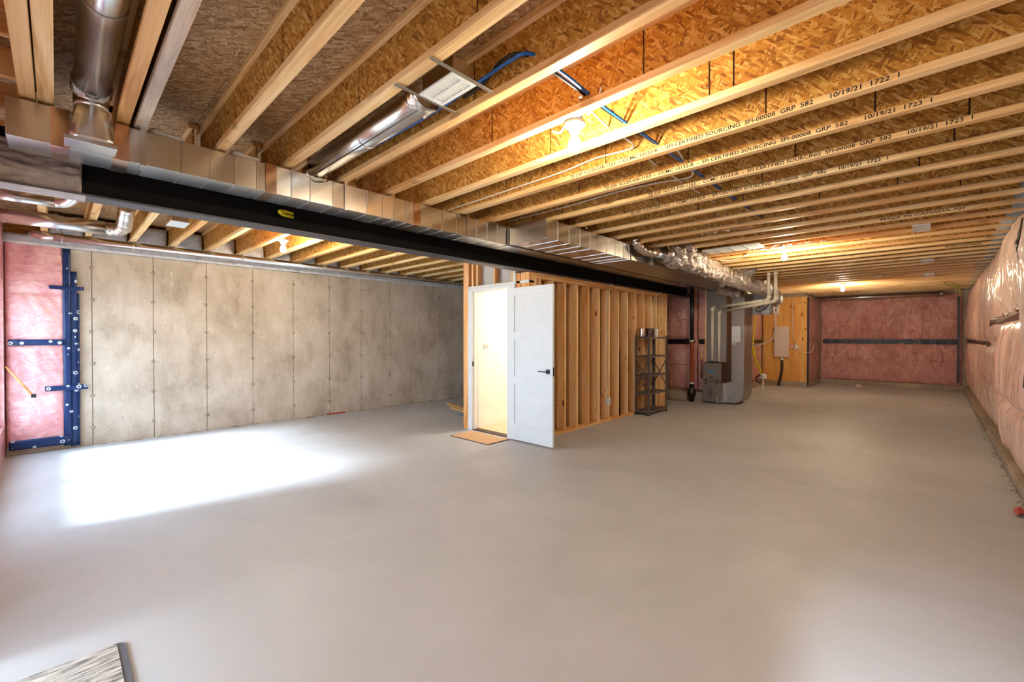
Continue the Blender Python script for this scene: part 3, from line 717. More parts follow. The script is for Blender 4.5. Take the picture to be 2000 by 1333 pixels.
bm = grid(bmesh.new(), 14, 10, lambda u, v: Vector((-2.44+u*.22, 6.24+v*.3, 2.60+.035*N(u*6, v*6))))
obj('foil_wrap', bm, 'foil', pn)
# ducts of the left bay, seen below the beam
dA = thing('round_duct', 'thin bright round duct close behind the beam at the left edge', 'duct', (-4.9, -.1, 2.45))
obj('pipe', T([(-4.9, YB, 2.45), (-4.9, .02, 2.45)], .042, 20), 'galv', dA); obj('elbow', T(curve([(-4.9, .0, 2.45), (-4.87, .06, 2.46), (-4.78, .10, 2.50), (-4.62, .13, 2.60), (-4.5, .13, 2.70)], 4), .042, 16), 'foil', dA)
dB = thing('round_duct', 'wide round duct with ribbed elbow under the left bay joists', 'duct', (-6.3, .0, 2.55))
obj('pipe', T([(-6.3, YB+.06, 2.55), (-6.3, .40, 2.55)], .066, 24), 'galv', dB)
obj('elbow', T(curve([(-6.3, .38, 2.55), (-6.27, .46, 2.555), (-6.18, .50, 2.57), (-6.05, .50, 2.62), (-5.85, .50, 2.72)], 5), .066, 20, rf=lambda t: .066+.004*math.sin(t*40)), 'foil', dB)
obj('elbow', T(curve([(-6.3, YB+.10, 2.55), (-6.33, YB+.03, 2.56), (-6.45, YB+.07, 2.60)], 4), .068, 16), 'foil', dB)
obj('hanger_wire', T([(-6.3, .02, 2.62), (-6.30, .02, 2.48), (-6.32, .0, 2.47)], .004, 6), 'can', dB)
dC = thing('round_duct', 'long thin round duct along the top of the concrete wall', 'duct', (-7.35, 3, 2.56))
obj('pipe', T([(-7.36, -.02, 2.57), (-7.36, 9.6, 2.57)], .046, 20), 'galv', dC)
obj('elbow', T(curve([(-7.36, .0, 2.57), (-7.37, -.08, 2.57), (-7.42, -.15, 2.585), (-7.52, -.19, 2.60)], 4), .046, 16), 'foil', dC)
for y in (.05, .68, 1.9, 3.4): obj('hanger_wire', T([(-7.30, y, 2.63), (-7.31, y, 2.50)], .004, 6), 'can', dC)
# pipe along far wall
dF = thing('round_duct', 'thin round duct along the top of the far pink wall', 'duct', (-1, 15.9, 2.54))
obj('pipe', T([(-2.9, 15.85, 2.54), (.32, 15.85, 2.53)], .055, 16), 'galv', dF); obj('end_cap', T([(.32, 15.85, 2.53), (.40, 15.85, 2.53)], .06, 16), 'galv_dark', dF)
obj('hanger_wire', T([(-.62, 15.85, 2.62), (-.62, 15.85, 2.46)], .006, 6), 'can', dF)
# ------------------------------------------------------------------ bulbs
def bulb(label, x, y, on=True):
    t = thing('bare_bulb_light', label, 'lamp', (x, y, JZ), 'bare bulbs under the joists')
    obj('junction_box', lathe(bmesh.new(), (x, y, JZ-.002), [(.045, 0), (.045, .038)], 8, smooth=False), 'galv', t)
    obj('holder', lathe(bmesh.new(), (x, y, JZ-.045), [(.020, -.02), (.030, -.012), (.034, .004), (.055, .022), (.060, .034), (.058, .043)], 28), 'porcelain', t)
    obj('bulb', lathe(bmesh.new(), (x, y, JZ-.055), [(.003, -.112), (.018, -.108), (.030, -.094), (.035, -.075), (.031, -.053), (.018, -.030), (.0135, -.010)], 24), 'bulb', t)
    return t
bulb('bare lit bulb in white holder, nearest and largest, right bay', -1.44, 2.035)
bulb('bare lit bulb seen below the beam in the left bay', -5.78, 1.95)
bulb('bare lit bulb above the furnace pipes, second of the right bay', -1.38, 6.895)
bulb('bare lit bulb before the far wall, farthest and smallest', -1.33, 12.44)
# ------------------------------------------------------------------ cables
def cable(label, pts, r, m, name='cable', group='cables on the joists', n=6):
    return solo(name, T(curve(pts, n), r, 6), m, label, 'cable', pts[0], group)
ry = lambda k: 1.59+.4055*k-.029
cable('blue cable along the register bay rising to the right beyond the register', [(-3.42, 1.47, 2.70), (-2.87, 1.49, 2.70), (-2.46, 1.49, 2.69), (-2.0, 1.48, 2.675), (-1.67, 1.49, 2.70), (-1.45, 1.50, 2.72), (-1.34, 1.54, 2.73), (-1.30, ry(0)+.2, 2.71), (-1.30, ry(1)+.2, 2.69), (-1.29, ry(3), 2.69), (-1.28, ry(6), 2.69), (-1.26, ry(9), 2.69)], .009, 'blue')
cable('dark blue cable running beside the blue one through the joists', [(-1.80, 1.52, 2.69), (-1.62, 1.51, 2.70), (-1.50, 1.50, 2.745), (-1.38, 1.54, 2.745), (-1.325, ry(0)+.2, 2.705), (-1.322, ry(1)+.2, 2.70), (-1.31, ry(3), 2.70), (-1.30, ry(6), 2.70), (-1.28, ry(9), 2.70)], .008, 'black')
cable('white cable through the joists past the nearest bulb, then left along a joist', [(-1.30, 1.90, 2.66), (-1.36, ry(1)+.02, 2.69), (-1.42, ry(2), 2.70), (-1.42, ry(2)+.3, 2.70), (-1.50, ry(3)-.02, 2.71), (-1.75, ry(3)-.03, 2.72), (-2.05, ry(3)-.03, 2.70), (-2.54, ry(3)-.03, 2.695), (-3.5, ry(3)-.03, 2.69)], .006, 'white_wire')
cable('white cable farther back, looping left beside the second lettered joist', [(-1.20, ry(3)+.02, 2.68), (-1.28, ry(4), 2.70), (-1.36, ry(5)-.05, 2.70), (-1.67, ry(5)-.03, 2.725), (-2.07, ry(5)-.03, 2.735), (-2.65, ry(5)-.03, 2.72), (-3.4, ry(5)-.03, 2.72)], .006, 'white_wire')
cable('short white cable piece crossing behind the lettered joists', [(-1.42, ry(3)+.03, 2.68), (-1.48, ry(4), 2.71), (-1.46, ry(5), 2.69), (-1.45, ry(7), 2.69)], .006, 'white_wire')
cable('curled white cable at the nearest bulb holder', [(-1.36, 2.05, 2.64), (-1.30, 2.02, 2.655), (-1.24, 1.97, 2.66), (-1.20, 1.93, 2.68)], .006, 'white_wire')
cable('white cable tail left of the nearest bulb holder', [(-1.50, 2.02, 2.615), (-1.55, 2.04, 2.60), (-1.60, 2.03, 2.62)], .006, 'white_wire')
cable('white cable dropping from the beam down a stud to the outlet box', [(-3.73, 6.33, 2.285), (-3.755, 6.32, 2.20), (-3.765, 6.24, 2.08), (-3.768, 6.21, 1.8), (-3.767, 6.22, 1.3), (-3.767, 6.205, .9), (-3.765, 6.20, .62), (-3.762, 6.25, .52), (-3.765, 6.20, .46), (-3.766, 6.22, .39)], .005, 'white_wire')
cable('white cable pair hanging from the beam near the shelf', [(-3.73, 8.20, 2.284), (-3.755, 8.03, 2.2), (-3.767, 7.93, 2.05), (-3.767, 7.91, 1.8), (-3.767, 7.93, 1.5)], .005, 'white_wire')
# ------------------------------------------------------------------ flex ducts
def fpath(pts, r, seg=40, n=22, wob=.03):
    P = curve(pts, n); bm = tube(bmesh.new(), P, r, seg, True)
    for v in bm.verts: q = v.co*14; v.co += Vector((N(*q), N(q.y, q.z, q.x+5), N(q.z, q.x, q.y+9)))*wob*1.3+Vector((N(*(v.co*34)), 0, N(*(v.co*31))))*wob*.9
    return bm
fx = thing('insulated_flex_duct', 'fat crinkled foil flex duct sagging from the trunk duct to the ventilator', 'duct', (-2.5, 8, 2.4))
obj('jacket', fpath([(-2.52, 5.75, 2.52), (-2.42, 6.05, 2.50), (-2.40, 6.6, 2.47), (-2.42, 7.4, 2.45), (-2.42, 8.3, 2.43), (-2.36, 9.0, 2.40), (-2.30, 9.7, 2.36), (-2.28, 10.3, 2.28), (-2.28, 10.6, 2.18)], .135), 'foil_jacket', fx)
obj('collar', T([(-2.56, 5.62, 2.53), (-2.51, 5.80, 2.52)], .12, 22), 'galv', fx)
f2 = thing('insulated_flex_duct', 'second foil flex duct branching up to the joists by the white pipes', 'duct', (-2.4, 8.8, 2.5))
obj('jacket', fpath([(-2.75, 8.5, 2.42), (-2.5, 8.55, 2.52), (-2.35, 8.6, 2.58), (-2.2, 8.62, 2.66)], .10), 'foil_jacket', f2)
f3 = thing('insulated_flex_duct', 'short foil flex piece hooking up into the joists at the flex start', 'duct', (-2.4, 6.1, 2.6))
obj('jacket', fpath([(-2.62, 6.1, 2.45), (-2.45, 6.0, 2.58), (-2.3, 6.02, 2.66)], .10), 'foil_jacket', f3)
f4 = thing('elbow_duct', 'bright ribbed metal elbow rising from the trunk duct before the flex', 'duct', (-2.7, 5.5, 2.5))
obj('elbow', tube(bmesh.new(), curve([(-2.70, 5.16, 2.66), (-2.68, 5.18, 2.60), (-2.66, 5.28, 2.54), (-2.62, 5.42, 2.52), (-2.58, 5.62, 2.53)], 6), .062, 20, True, 0, lambda t: .062+.005*math.sin(t*44)), 'foil', f4)
f5 = thing('insulated_flex_duct', 'small foil stub below the fat flex duct near the return drop', 'duct', (-2.9, 9.3, 2.3))
obj('jacket', fpath([(-2.95, 9.0, 2.34), (-2.75, 9.05, 2.28), (-2.58, 9.1, 2.24)], .075, n=8), 'foil_jacket', f5)
# ------------------------------------------------------------------ furnace
fu = thing('furnace', 'grey furnace cabinet standing on the floor below two white pipes', 'furnace', (-3.21, 9.85, 0))
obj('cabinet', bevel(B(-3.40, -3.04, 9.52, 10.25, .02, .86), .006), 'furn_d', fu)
obj('upper_door', bevel(B(-3.395, -3.045, 9.505, 9.525, .47, .85), .005), 'furn', fu); obj('lower_door', bevel(B(-3.395, -3.045, 9.505, 9.525, .03, .455), .005), 'furn', fu)
for x in (-3.33, -3.11):
    for z in (.42, .505): obj('latch', lathe(bmesh.new(), (x, 9.505, z), [(.017, 0), (.017, -.008), (.010, -.012)], 12, 'y'), 'black', fu)
obj('badge', bevel(B(-3.30, -3.17, 9.498, 9.506, .66, .70), .003), 'badge', fu, 'blue badge')
bm = bmesh.new()
for k in range(9): box(bm, -3.28, -3.20, 9.501, 9.506, .13+k*.022, .14+k*.022)
for k in range(4): box(bm, -3.27, -3.19, 9.501, 9.506, .51+k*.018, .52+k*.018)
obj('vent_slots', bm, 'furn_d', fu, None, 'stuff')
obj('corner_trim', B(-3.046, -3.030, 9.515, 9.53, .46, .86), 'galv', fu)
obj('filter_rack', bevel(B(-3.04, -2.985, 9.51, 10.2, .02, .44), .004), 'galv', fu)
obj('warning_tag', T(curve([(-3.12, 9.50, .15), (-3.09, 9.498, .06), (-3.10, 9.48, .02)], 3), .006, 5), 'white', fu)
pl = thing('supply_plenum', 'tall dull sheet metal plenum rising from the furnace to the trunk duct', 'duct', (-3.2, 9.95, .86))
obj('plenum_body', bevel(B(-3.40, -2.99, 9.72, 10.24, .865, 2.40), .004), 'galv_dark', pl)
obj('corner_strip', B(-3.0, -2.985, 9.712, 9.722, .87, 2.40), 'galv', pl)
rd = thing('return_air_drop', 'tall sheet metal return duct with elbow boot beside the furnace', 'duct', (-2.75, 9.9, 0))
obj('drop_body', bevel(B(-2.87, -2.63, 9.64, 10.22, .47, 2.40), .004), 'galv_dark', rd)
bm = bmesh.new(); pr = [(-2.985, .03), (-2.78, .03), (-2.70, .075), (-2.65, .16), (-2.63, .27), (-2.63, .47), (-2.87, .47), (-2.985, .42)]
a = [bm.verts.new((x, 9.62, z)) for x, z in pr]; b = [bm.verts.new((x, 10.22, z)) for x, z in pr]
bm.faces.new(a); bm.faces.new(b[::-1])
for i in range(len(pr)): bm.faces.new((a[i], a[(i+1) % 8], b[(i+1) % 8], b[i]))
obj('boot', bm, 'galv_dark', rd)
bm = bmesh.new(); beam_between(bm, (-2.98, 9.617, .05), (-2.65, 9.617, .44), .002, .006); box(bm, -2.87, -2.628, 9.615, 10.222, .462, .476); obj('cross_break', bm, 'galv', rd)
obj('label_sheet', B(-2.865, -2.70, 9.636, 9.641, 1.30, 1.62), 'white', rd, 'white paper label with grey lines')
bm = bmesh.new()
for z in (1.36, 1.40, 1.44): box(bm, -2.855, -2.71, 9.633, 9.637, z, z+.008)
box(bm, -2.865, -2.78, 9.635, 9.64, 1.24, 1.29)
obj('label_lines', bm, 'drywall', rd, None, 'stuff')
obj('edge_strip', B(-2.645, -2.628, 9.633, 9.645, .48, 2.38), 'galv', rd)
for (dx, lb, xe, ye, ze) in ((0, 'cream plastic vent pipe from furnace to joists, left one of the pair', -2.12, 9.30, 2.10), (.137, 'cream plastic vent pipe from furnace to joists, right one of the pair', -1.99, 9.24, 2.065)):
    x0 = -3.272+dx; z1 = 2.03-(.09 if dx else 0)
    t = thing('vent_pipe', lb, 'pipe', (x0, 9.70, .86), 'cream vent pipes')
    obj('pipe', T([(x0, 9.70, .87), (x0, 9.70, z1-.06)], .030, 16), 'pvc', t)
    obj('pipe', T([(x0+.06, 9.69, z1+.003), (xe-.06, ye+.02, ze)], .030, 16), 'pvc', t)
    obj('pipe', T([(xe, ye, ze+.06), (xe, ye, 2.66)], .030, 16), 'pvc', t)
    obj('elbow', T(curve([(x0, 9.70, z1-.08), (x0, 9.70, z1-.03), (x0+.03, 9.70, z1), (x0+.08, 9.69, z1+.004)], 4), .036, 16), 'pvc', t)
    obj('elbow', T(curve([(xe-.08, ye+.02, ze-.001), (xe-.03, ye+.005, ze+.006), (xe, ye, ze+.04), (xe, ye, ze+.09)], 4), .036, 16), 'pvc', t)
    obj('coupling', T([(xe, ye, 2.575), (xe, ye, 2.612)], .037, 16), 'pvc', t)
    obj('pipe_base', T([(x0, 9.70, .858), (x0, 9.70, .885)], .042, 16), 'black' if not dx else 'can', t)
# ventilator
hv = thing('ventilator_unit', 'pale ventilator box hanging under the joists behind the cream pipes', 'ventilator', (-2.45, 10.6, 1.87))
obj('case', bevel(B(-2.74, -2.28, 10.32, 10.85, 1.90, 2.34), .006), 'hrv', hv)
obj('side_panel', bevel(B(-2.28, -2.262, 10.31, 10.86, 1.88, 2.36), .003), 'hrv_side', hv, 'brownish side panel')
for x in (-2.72, -2.47): obj('bracket', bevel(B(x, x+.14, 10.29, 10.325, 1.87, 1.97), .003), 'white', hv)
for y, z in ((10.42, 2.03), (10.6, 2.03), (10.42, 2.14), (10.6, 2.14), (10.5, 1.95)): obj('port', B(-2.263, -2.255, y, y+.10, z, z+.055), 'black', hv)
obj('power_lead', T(curve([(-2.36, 10.25, 2.16), (-2.46, 10.27, 2.06), (-2.58, 10.27, 1.99), (-2.52, 10.26, 1.95), (-2.38, 10.26, 2.02), (-2.33, 10.26, 2.12), (-2.42, 10.26, 2.18), (-2.54, 10.27, 2.12), (-2.50, 10.27, 2.0)], 6), .008, 6), 'black', hv)
obj('drain_hose', T(curve([(-2.28, 10.6, 1.88), (-2.30, 10.7, 1.6), (-2.42, 10.9, 1.35), (-2.70, 11.0, 1.22), (-3.0, 11.1, 1.20), (-3.2, 11.2, 1.20)], 6), .012, 6), 'white_wire', hv)
# gas line and small controls
gs = thing('gas_hose', 'yellow gas hose hanging behind the return duct', 'hose', (-3.05, 12, .6))
obj('hose', T(curve([(-3.03, 12, 1.95), (-3.06, 12, 1.5), (-3.08, 12, 1.1), (-3.03, 12.05, .85), (-2.97, 12.2, .60), (-2.93, 12.25, .42)], 5), .022, 8), 'yellow', gs)
obj('hose', T(curve([(-3.06, 12.02, 1.25), (-3.03, 12.02, 1.0), (-3.0, 12.02, .62)], 5), .012, 8), 'yellow', gs)
obj('clamp', T([(-3.12, 12, 1.20), (-3.0, 12, 1.20)], .018, 8), 'black', gs)
wc = thing('condensate_pump', 'small white round meter with black hose near the floor behind the return duct', 'pump', (-3.0, 12.2, 0))
obj('body', lathe(bmesh.new(), (-2.90, 12.25, .34), [(.06, 0), (.08, .02), (.08, .10), (.05, .13)], 16), 'white', wc)
obj('stand_pipe', T([(-2.90, 12.25, .0), (-2.90, 12.25, .34)], .02, 8), 'white_wire', wc)
obj('hose', T(curve([(-2.95, 12.2, .45), (-3.05, 12.2, .36), (-3.0, 12.2, .25), (-2.92, 12.2, .28)], 5), .016, 8), 'black', wc)
wt = thing('white_drain_pipe', 'white upright drain pipe with ribbed foot behind the return duct', 'pipe', (-2.99, 11.4, 0))
obj('pipe', T([(-2.99, 11.4, 0.06), (-2.99, 11.4, .95)], .045, 12), 'white_wire', wt); obj('ribbed_foot', tube(bmesh.new(), [(-2.98, 11.38, z/100) for z in range(0, 20)], .06, 12, True, 0, lambda t: .05+.012*math.sin(t*50)), 'white_wire', wt)
# black stack with orange sleeve
st = thing('drain_stack', 'black upright pipe with orange brown corrugated lower sleeve beside the furnace', 'pipe', (-3.62, 9.48, 0))
obj('pipe', T([(-3.62, 9.48, 1.30), (-3.62, 9.48, 2.60)], .042, 16), 'black', st)
obj('sleeve', tube(bmesh.new(), [(-3.62, 9.48, .42+i*.0085) for i in range(106)], .045, 16, True, 0, lambda t: .040+.005*math.sin(t*106*1.05)), 'corr', st, 'orange brown corrugated sleeve')
obj('cleanout', lathe(bmesh.new(), (-3.62, 9.48, .0), [(.05, .0), (.05, .10), (.075, .13), (.085, .24), (.055, .28), (.045, .38)], 16), 'black', st)
obj('clamp', T([(-3.62, 9.48, .385), (-3.62, 9.48, .42)], .050, 16), 'white', st); obj('clamp', T([(-3.62, 9.48, 1.30), (-3.62, 9.48, 1.335)], .048, 16), 'white', st)
obj('cross_arm', T(curve([(-3.62, 9.48, 2.35), (-3.66, 9.44, 2.31), (-3.72, 9.40, 2.30)], 4), .04, 12), 'black', st)
ws = solo('white_conduit', T([(-3.67, 9.50, 1.30), (-3.66, 9.50, 2.36)], .016, 10), 'white_wire', 'thin white pipe just left of the black upright pipe', 'pipe', (-3.67, 9.5, 1.3))
gv = thing('gas_shutoff', 'thin dark red valve pipe with yellow tip between black pipe and furnace', 'valve', (-3.46, 9.62, .45))
obj('pipe', T([(-3.47, 9.62, .50), (-3.47, 9.62, .92)], .014, 8), 'corr', gv); obj('pipe', T([(-3.47, 9.62, .62), (-3.40, 9.62, .62)], .012, 8), 'corr', gv); obj('tip', T([(-3.47, 9.62, .92), (-3.462, 9.62, 1.05)], .008, 8), 'yellow', gv)
# electrical panel and outlets on the board
ep = thing('electrical_panel', 'pale grey rectangular electrical panel mounted on the plywood board', 'electrical panel', (-2.92, 14.28, .82))
obj('enclosure', bevel(B(-3.105, -2.735, 14.24, 14.30, .82, 1.70), .006), 'panel_w', ep); obj('door', bevel(B(-3.085, -2.755, 14.225, 14.24, .84, 1.68), .004), 'panel_w', ep)
obj('conduit', T(curve([(-2.90, 14.26, .82), (-2.90, 14.26, .5), (-2.93, 14.25, .25), (-2.98, 14.22, .0)], 5), .030, 10), 'black', ep, 'black conduit down to the floor'); obj('connector', T([(-2.90, 14.26, .74), (-2.90, 14.26, .82)], .035, 10), 'white', ep)
for x, z, lb, m in ((-2.66, 1.13, 'small grey outlet box right of the electrical panel', 'hrv_side'), (-2.55, 1.13, 'small white outlet box at the right of the grey one', 'white')):
    t = thing('outlet_box', lb, 'outlet', (x, 14.27, z), 'outlets on the plywood board'); obj('box', bevel(B(x-.035, x+.035, 14.255, 14.30, z-.055, z+.055), .004), m, t); obj('socket_face', B(x-.018, x+.018, 14.252, 14.256, z-.03, z+.03), 'white', t)
cable('thin wire on the plywood board above the outlets', [(-2.66, 14.285, 2.45), (-2.655, 14.285, 2.0), (-2.655, 14.285, 1.45), (-2.60, 14.28, 1.33), (-2.55, 14.28, 1.2)], .008, 'drywall', group='thin wires on the board')
cable('thin pale wire sagging from the board edge to the pink wall', [(-2.62, 14.28, 1.08), (-2.4, 14.24, .98), (-2.2, 14.24, 1.0), (-2.17, 14.6, 1.25)], .007, 'white_wire', group='thin wires on the board')
cable('loose pale wire hooked over the fat foil flex duct', [(-2.3, 7.15, 2.62), (-2.28, 7.2, 2.60), (-2.1, 7.25, 2.60), (-1.98, 7.2, 2.63), (-1.9, 7.2, 2.66)], .006, 'white_wire', group='thin wires on the board')
os_ = solo('yellow_straps', T(curve([(.45, 14.0, 2.66), (.52, 13.98, 2.60), (.60, 13.97, 2.50), (.62, 13.97, 2.38)], 5), .016, 6), 'olive', 'olive yellow strap hanging at the far right ceiling corner, right strand', 'strap', (.5, 14, 2.6), 'yellow straps at the far corner')
solo('yellow_straps', T(curve([(.36, 14.0, 2.64), (.44, 13.98, 2.57), (.53, 13.97, 2.52), (.57, 13.97, 2.42)], 5), .014, 6), 'olive', 'olive yellow strap hanging at the far right ceiling corner, left strand', 'strap', (.4, 14, 2.6), 'yellow straps at the far corner')
# torn plastic bits under the joists round the second bulb
def scraps(label, pts, seed):
    bm = bmesh.new(); rnd = random.Random(seed)
    for (x, y) in pts:
        L = rnd.uniform(.12, .3); w = rnd.uniform(.02, .05); a = rnd.uniform(-.3, .3)
        grid(bm, 8, 2, lambda u, v: Vector((x+u*L+.01*N(u*9, seed), y+(v-.5)*w+.03*N(u*5+x, 3, seed)+a*u*L, JZ-.012+.03*N(u*6, v*2, seed+x))))
    return solo('torn_film', bm, 'film_white', label, 'plastic scrap', (pts[0][0], pts[0][1], JZ))
scraps('crumpled clear film scraps stapled under the joists at the second bulb', [(-1.75, 6.62), (-1.55, 6.60), (-1.35, 6.62), (-1.18, 6.60), (-1.62, 6.72), (-1.02, 6.63)], 3)
scraps('pink film scrap under the joists left of the second bulb', [(-1.9, 5.22), (-1.75, 5.21), (-1.62, 5.22)], 9)
scraps('thin film scraps under the far joists before the farthest bulb', [(-1.7, 10.4), (-1.3, 10.1), (-.9, 9.6), (-1.5, 11.2), (-1.1, 11.3), (-.75, 11.2)], 5)
# ------------------------------------------------------------------ stud wall under the beam
sw = thing('stud_wall', 'open pine stud wall below the black beam, behind the white door', 'stud wall', (-3.85, 6.5, 0))
obj('bottom_plate', bevel(B(-3.915, -3.775, 4.42, 8.58, .0, .038), .002), 'pine_y', sw)
obj('top_plate', bevel(B(-3.915, -3.775, 4.42, 8.58, 2.193, 2.231), .002), 'pine_y', sw); obj('top_plate', bevel(B(-3.915, -3.775, 4.42, 8.58, 2.232, 2.268), .002), 'pine_y', sw)
for i, y in enumerate((4.46, 4.55, 4.83, 5.134, 5.431, 5.741, 6.044, 6.356, 6.651, 6.97, 7.278, 7.594, 7.906, 8.122, 8.309, 8.40, 8.559)):
    l = random.uniform(-.003, .003)
    o = obj('stud', bevel(B(-3.915, -3.775+l, y-.038, y, .039, 2.192), .0025), 'pine_z', sw)
obj('drywall_back', B(-3.965, -3.948, 4.42, 8.58, 0, 2.27), 'drywall_back', sw, 'brown backing board seen between studs')
bm = bmesh.new()
for z in (.42, 1.53): box(bm, -3.948, -3.944, 4.42, 6.5, z, z+.012)
obj('joint_line', bm, 'coir', sw)
sl = thing('lath_bundle', 'pale wooden laths stacked low behind the studs left of the shelf', 'laths', (-3.93, 6.1, 0))
for k in range(8): obj('lath', B(-3.944, -3.918, 5.75+random.uniform(0, .05), 6.55, .045+k*.045, .075+k*.045), 'pine_y', sl)
ob = thing('outlet_box', 'white outlet box low on a stud of the open wall', 'outlet', (-3.77, 6.29, .3)); obj('box', bevel(B(-3.79, -3.735, 6.245, 6.315, .27, .385), .004), 'white', ob); obj('socket_face', B(-3.735, -3.731, 6.265, 6.295, .29, .36), 'hrv', ob)
# dark slanted gap strip near shelf
solo('dark_strip', beam_between(bmesh.new(), (-3.80, 6.70, .02), (-3.80, 6.675, 1.2), .010, .05, (1, 0, 0)), 'black', 'thin dark slanting strip between two studs left of the shelf', 'strip', (-3.8, 6.7, 0))
# ------------------------------------------------------------------ little room with the open door
dw = sempty('wall_door_side')
obj('post', bevel(B(-5.11, -4.985, 4.30, 4.338, .0, 2.54), .003), 'pine_post', dw, 'pine post at the left of the doorway')
obj('post', bevel(B(-5.11, -4.985, 4.34, 4.44, .0, 2.54), .003), 'pine_post', dw)
obj('header', bevel(B(-5.0, -3.78, 4.30, 4.42, 2.125, 2.16), .003), 'white', dw); obj('top_plate', B(-5.11, XB-.09, 4.30, 4.42, 2.54, 2.615), 'pine_x', dw)
for x in (-4.93, -4.83, -4.46, -4.11): obj('cripple_stud', bevel(B(x, x+.038, 4.31, 4.40, 2.161, 2.54), .002), 'pine_post', dw)
obj('drywall_behind', B(-4.98, -3.93, 4.405, 4.42, 2.161, 2.60), 'drywall', dw)
obj('corner_stud', bevel(B(-4.01, -3.93, 4.30, 4.418, 0, 2.268), .003), 'pine_post', dw); obj('corner_stud', bevel(B(-3.928, -3.78, 4.31, 4.418, 0, 2.268), .003), 'pine_post', dw)
obj('white_edge', B(-4.055, -4.015, 4.295, 4.42, 2.161, 2.45), 'white', dw)
d2 = sempty('door_2')
obj('jamb', bevel(B(-4.984, -4.90, 4.285, 4.43, .0, 2.124), .003), 'white', d2); obj('jamb', bevel(B(-4.10, -4.02, 4.285, 4.43, .0, 2.124), .003), 'white', d2); obj('jamb_head', bevel(B(-4.90, -4.10, 4.285, 4.43, 2.08, 2.124), .003), 'white', d2)
obj('door_stop', B(-4.90, -4.888, 4.33, 4.37, .0, 2.08), 'white_in', d2)
obj('strike_plate', B(-4.9, -4.897, 4.295, 4.325, .96, 1.03), 'black', d2); obj('threshold', B(-4.90, -4.10, 4.30, 4.42, .0, .012), 'rubber', d2)
lf = thing('door_leaf', 'white three panel door leaf folded fully open towards the stud wall', 'door', (-4.10, 4.27, 0))
x0, x1, y0, y1 = -4.115, -3.325, 4.235, 4.270
bm = bmesh.new(); rows = [(.24, .77), (.87, 1.36), (1.47, 1.95)]; st_ = .135
box(bm, x0, x0+st_, y0, y1, .02, 2.06); box(bm, x1-st_, x1, y0, y1, .02, 2.06)
zz = [.02]+[q for r in rows for q in r]+[2.06]
for a, b in zip(zz[::2], zz[1::2]): box(bm, x0+st_, x1-st_, y0, y1, a, b)
obj('frame', bm, 'white', lf)
for a, b in rows: obj('panel', bevel(B(x0+st_-.002, x1-st_+.002, y0+.013, y1-.013, a-.002, b+.002), .0015), 'white', lf)
h = obj('handle_rosette', bevel(B(x1-.10, x1-.042, y0-.010, y0, .935, .993), .003), 'black', lf, 'black square rosette'); obj('lever', bevel(B(x1-.20, x1-.065, y0-.052, y0-.040, .957, .971), .003), 'black', h); obj('lever_stem', T([(x1-.071, y0-.046, .964), (x1-.071, y0-.005, .964)], .009, 10), 'black', h)
obj('latch_plate', B(x1, x1+.002, y0+.006, y1-.006, .91, 1.02), 'black', lf)
bm = bmesh.new()
for z in (.25, 1.05, 1.85): box(bm, x0-.012, x0+.004, y1-.002, y1+.010, z-.045, z+.045)
obj('hinge', bm, 'black', lf)
rm = sempty('wall_inner_room')
obj('partition', B(-5.0, -4.95, 4.44, 8.5, 0, 2.54), 'white_in', rm); obj('partition', B(-3.98, -3.967, 4.44, 8.5, 0, 2.27), 'white_in', rm)
obj('partition', B(-4.95, -3.97, 7.0, 7.08, 0, 2.27), 'white_in', rm); obj('partition', B(-4.95, -3.97, 4.44, 8.5, 2.27, 2.30), 'white_in', rm)
struct('baseboard_inner', B(-4.948, -4.932, 4.44, 7.0, .012, .135), 'white_in')
struct('trim_inner', B(-4.95, -3.97, 4.43, 7.0, .0, .011), 'vinyl', 'warm vinyl floor of the little room')
swt = thing('light_switch', 'white double light switch on the bright wall inside the doorway', 'switch', (-4.94, 4.62, 1.24)); obj('plate', bevel(B(-4.949, -4.943, 4.56, 4.68, 1.19, 1.31), .002), 'white', swt)
for y in (4.575, 4.63): obj('rocker', bevel(B(-4.943, -4.938, y, y+.035, 1.215, 1.285), .001), 'hrv', swt)
cl = thing('ceiling_light', 'lit round ceiling light inside the little white room', 'lamp', (-4.45, 5.6, 2.26)); obj('diffuser', lathe(bmesh.new(), (-4.45, 5.6, 2.20), [(.02, 0), (.12, .01), (.15, .04), (.15, .06)], 24), 'room_lamp', cl); obj('rim', lathe(bmesh.new(), (-4.45, 5.6, 2.255), [(.16, 0), (.16, .014)], 24), 'white', cl)
dm = thing('door_mat', 'tan coir mat with dark edge on the floor at the open doorway', 'mat', (-4.44, 4.04, 0))
obj('mat_edge', bevel(B(-4.83, -4.06, 3.82, 4.22, .0005, .008), .002), 'rubber', dm); obj('mat_top', bevel(B(-4.818, -4.072, 3.832, 4.208, .006, .013), .002), 'coir', dm)
rg = thing('door_rug', 'grey striped woven rug with dark border at the lower left', 'rug', (-2.1, -.05, 0))
def rrect(bm, x0, x1, y0, y1, r, z0, z1):
    pts = []
    for cx, cy, a0 in ((x1-r, y1-r, 0), (x0+r, y1-r, 90), (x0+r, y0+r, 180), (x1-r, y0+r, 270)):
        for k in range(5): t = math.radians(a0+22.5*k); pts.append((cx+r*math.cos(t), cy+r*math.sin(t)))
    a = [bm.verts.new((*p, z0)) for p in pts]; b = [bm.verts.new((*p, z1)) for p in pts]; bm.faces.new(a[::-1]); bm.faces.new(b)
    for i in range(len(pts)): bm.faces.new((a[i], a[(i+1) % len(pts)], b[(i+1) % len(pts)], b[i]))
    return bm
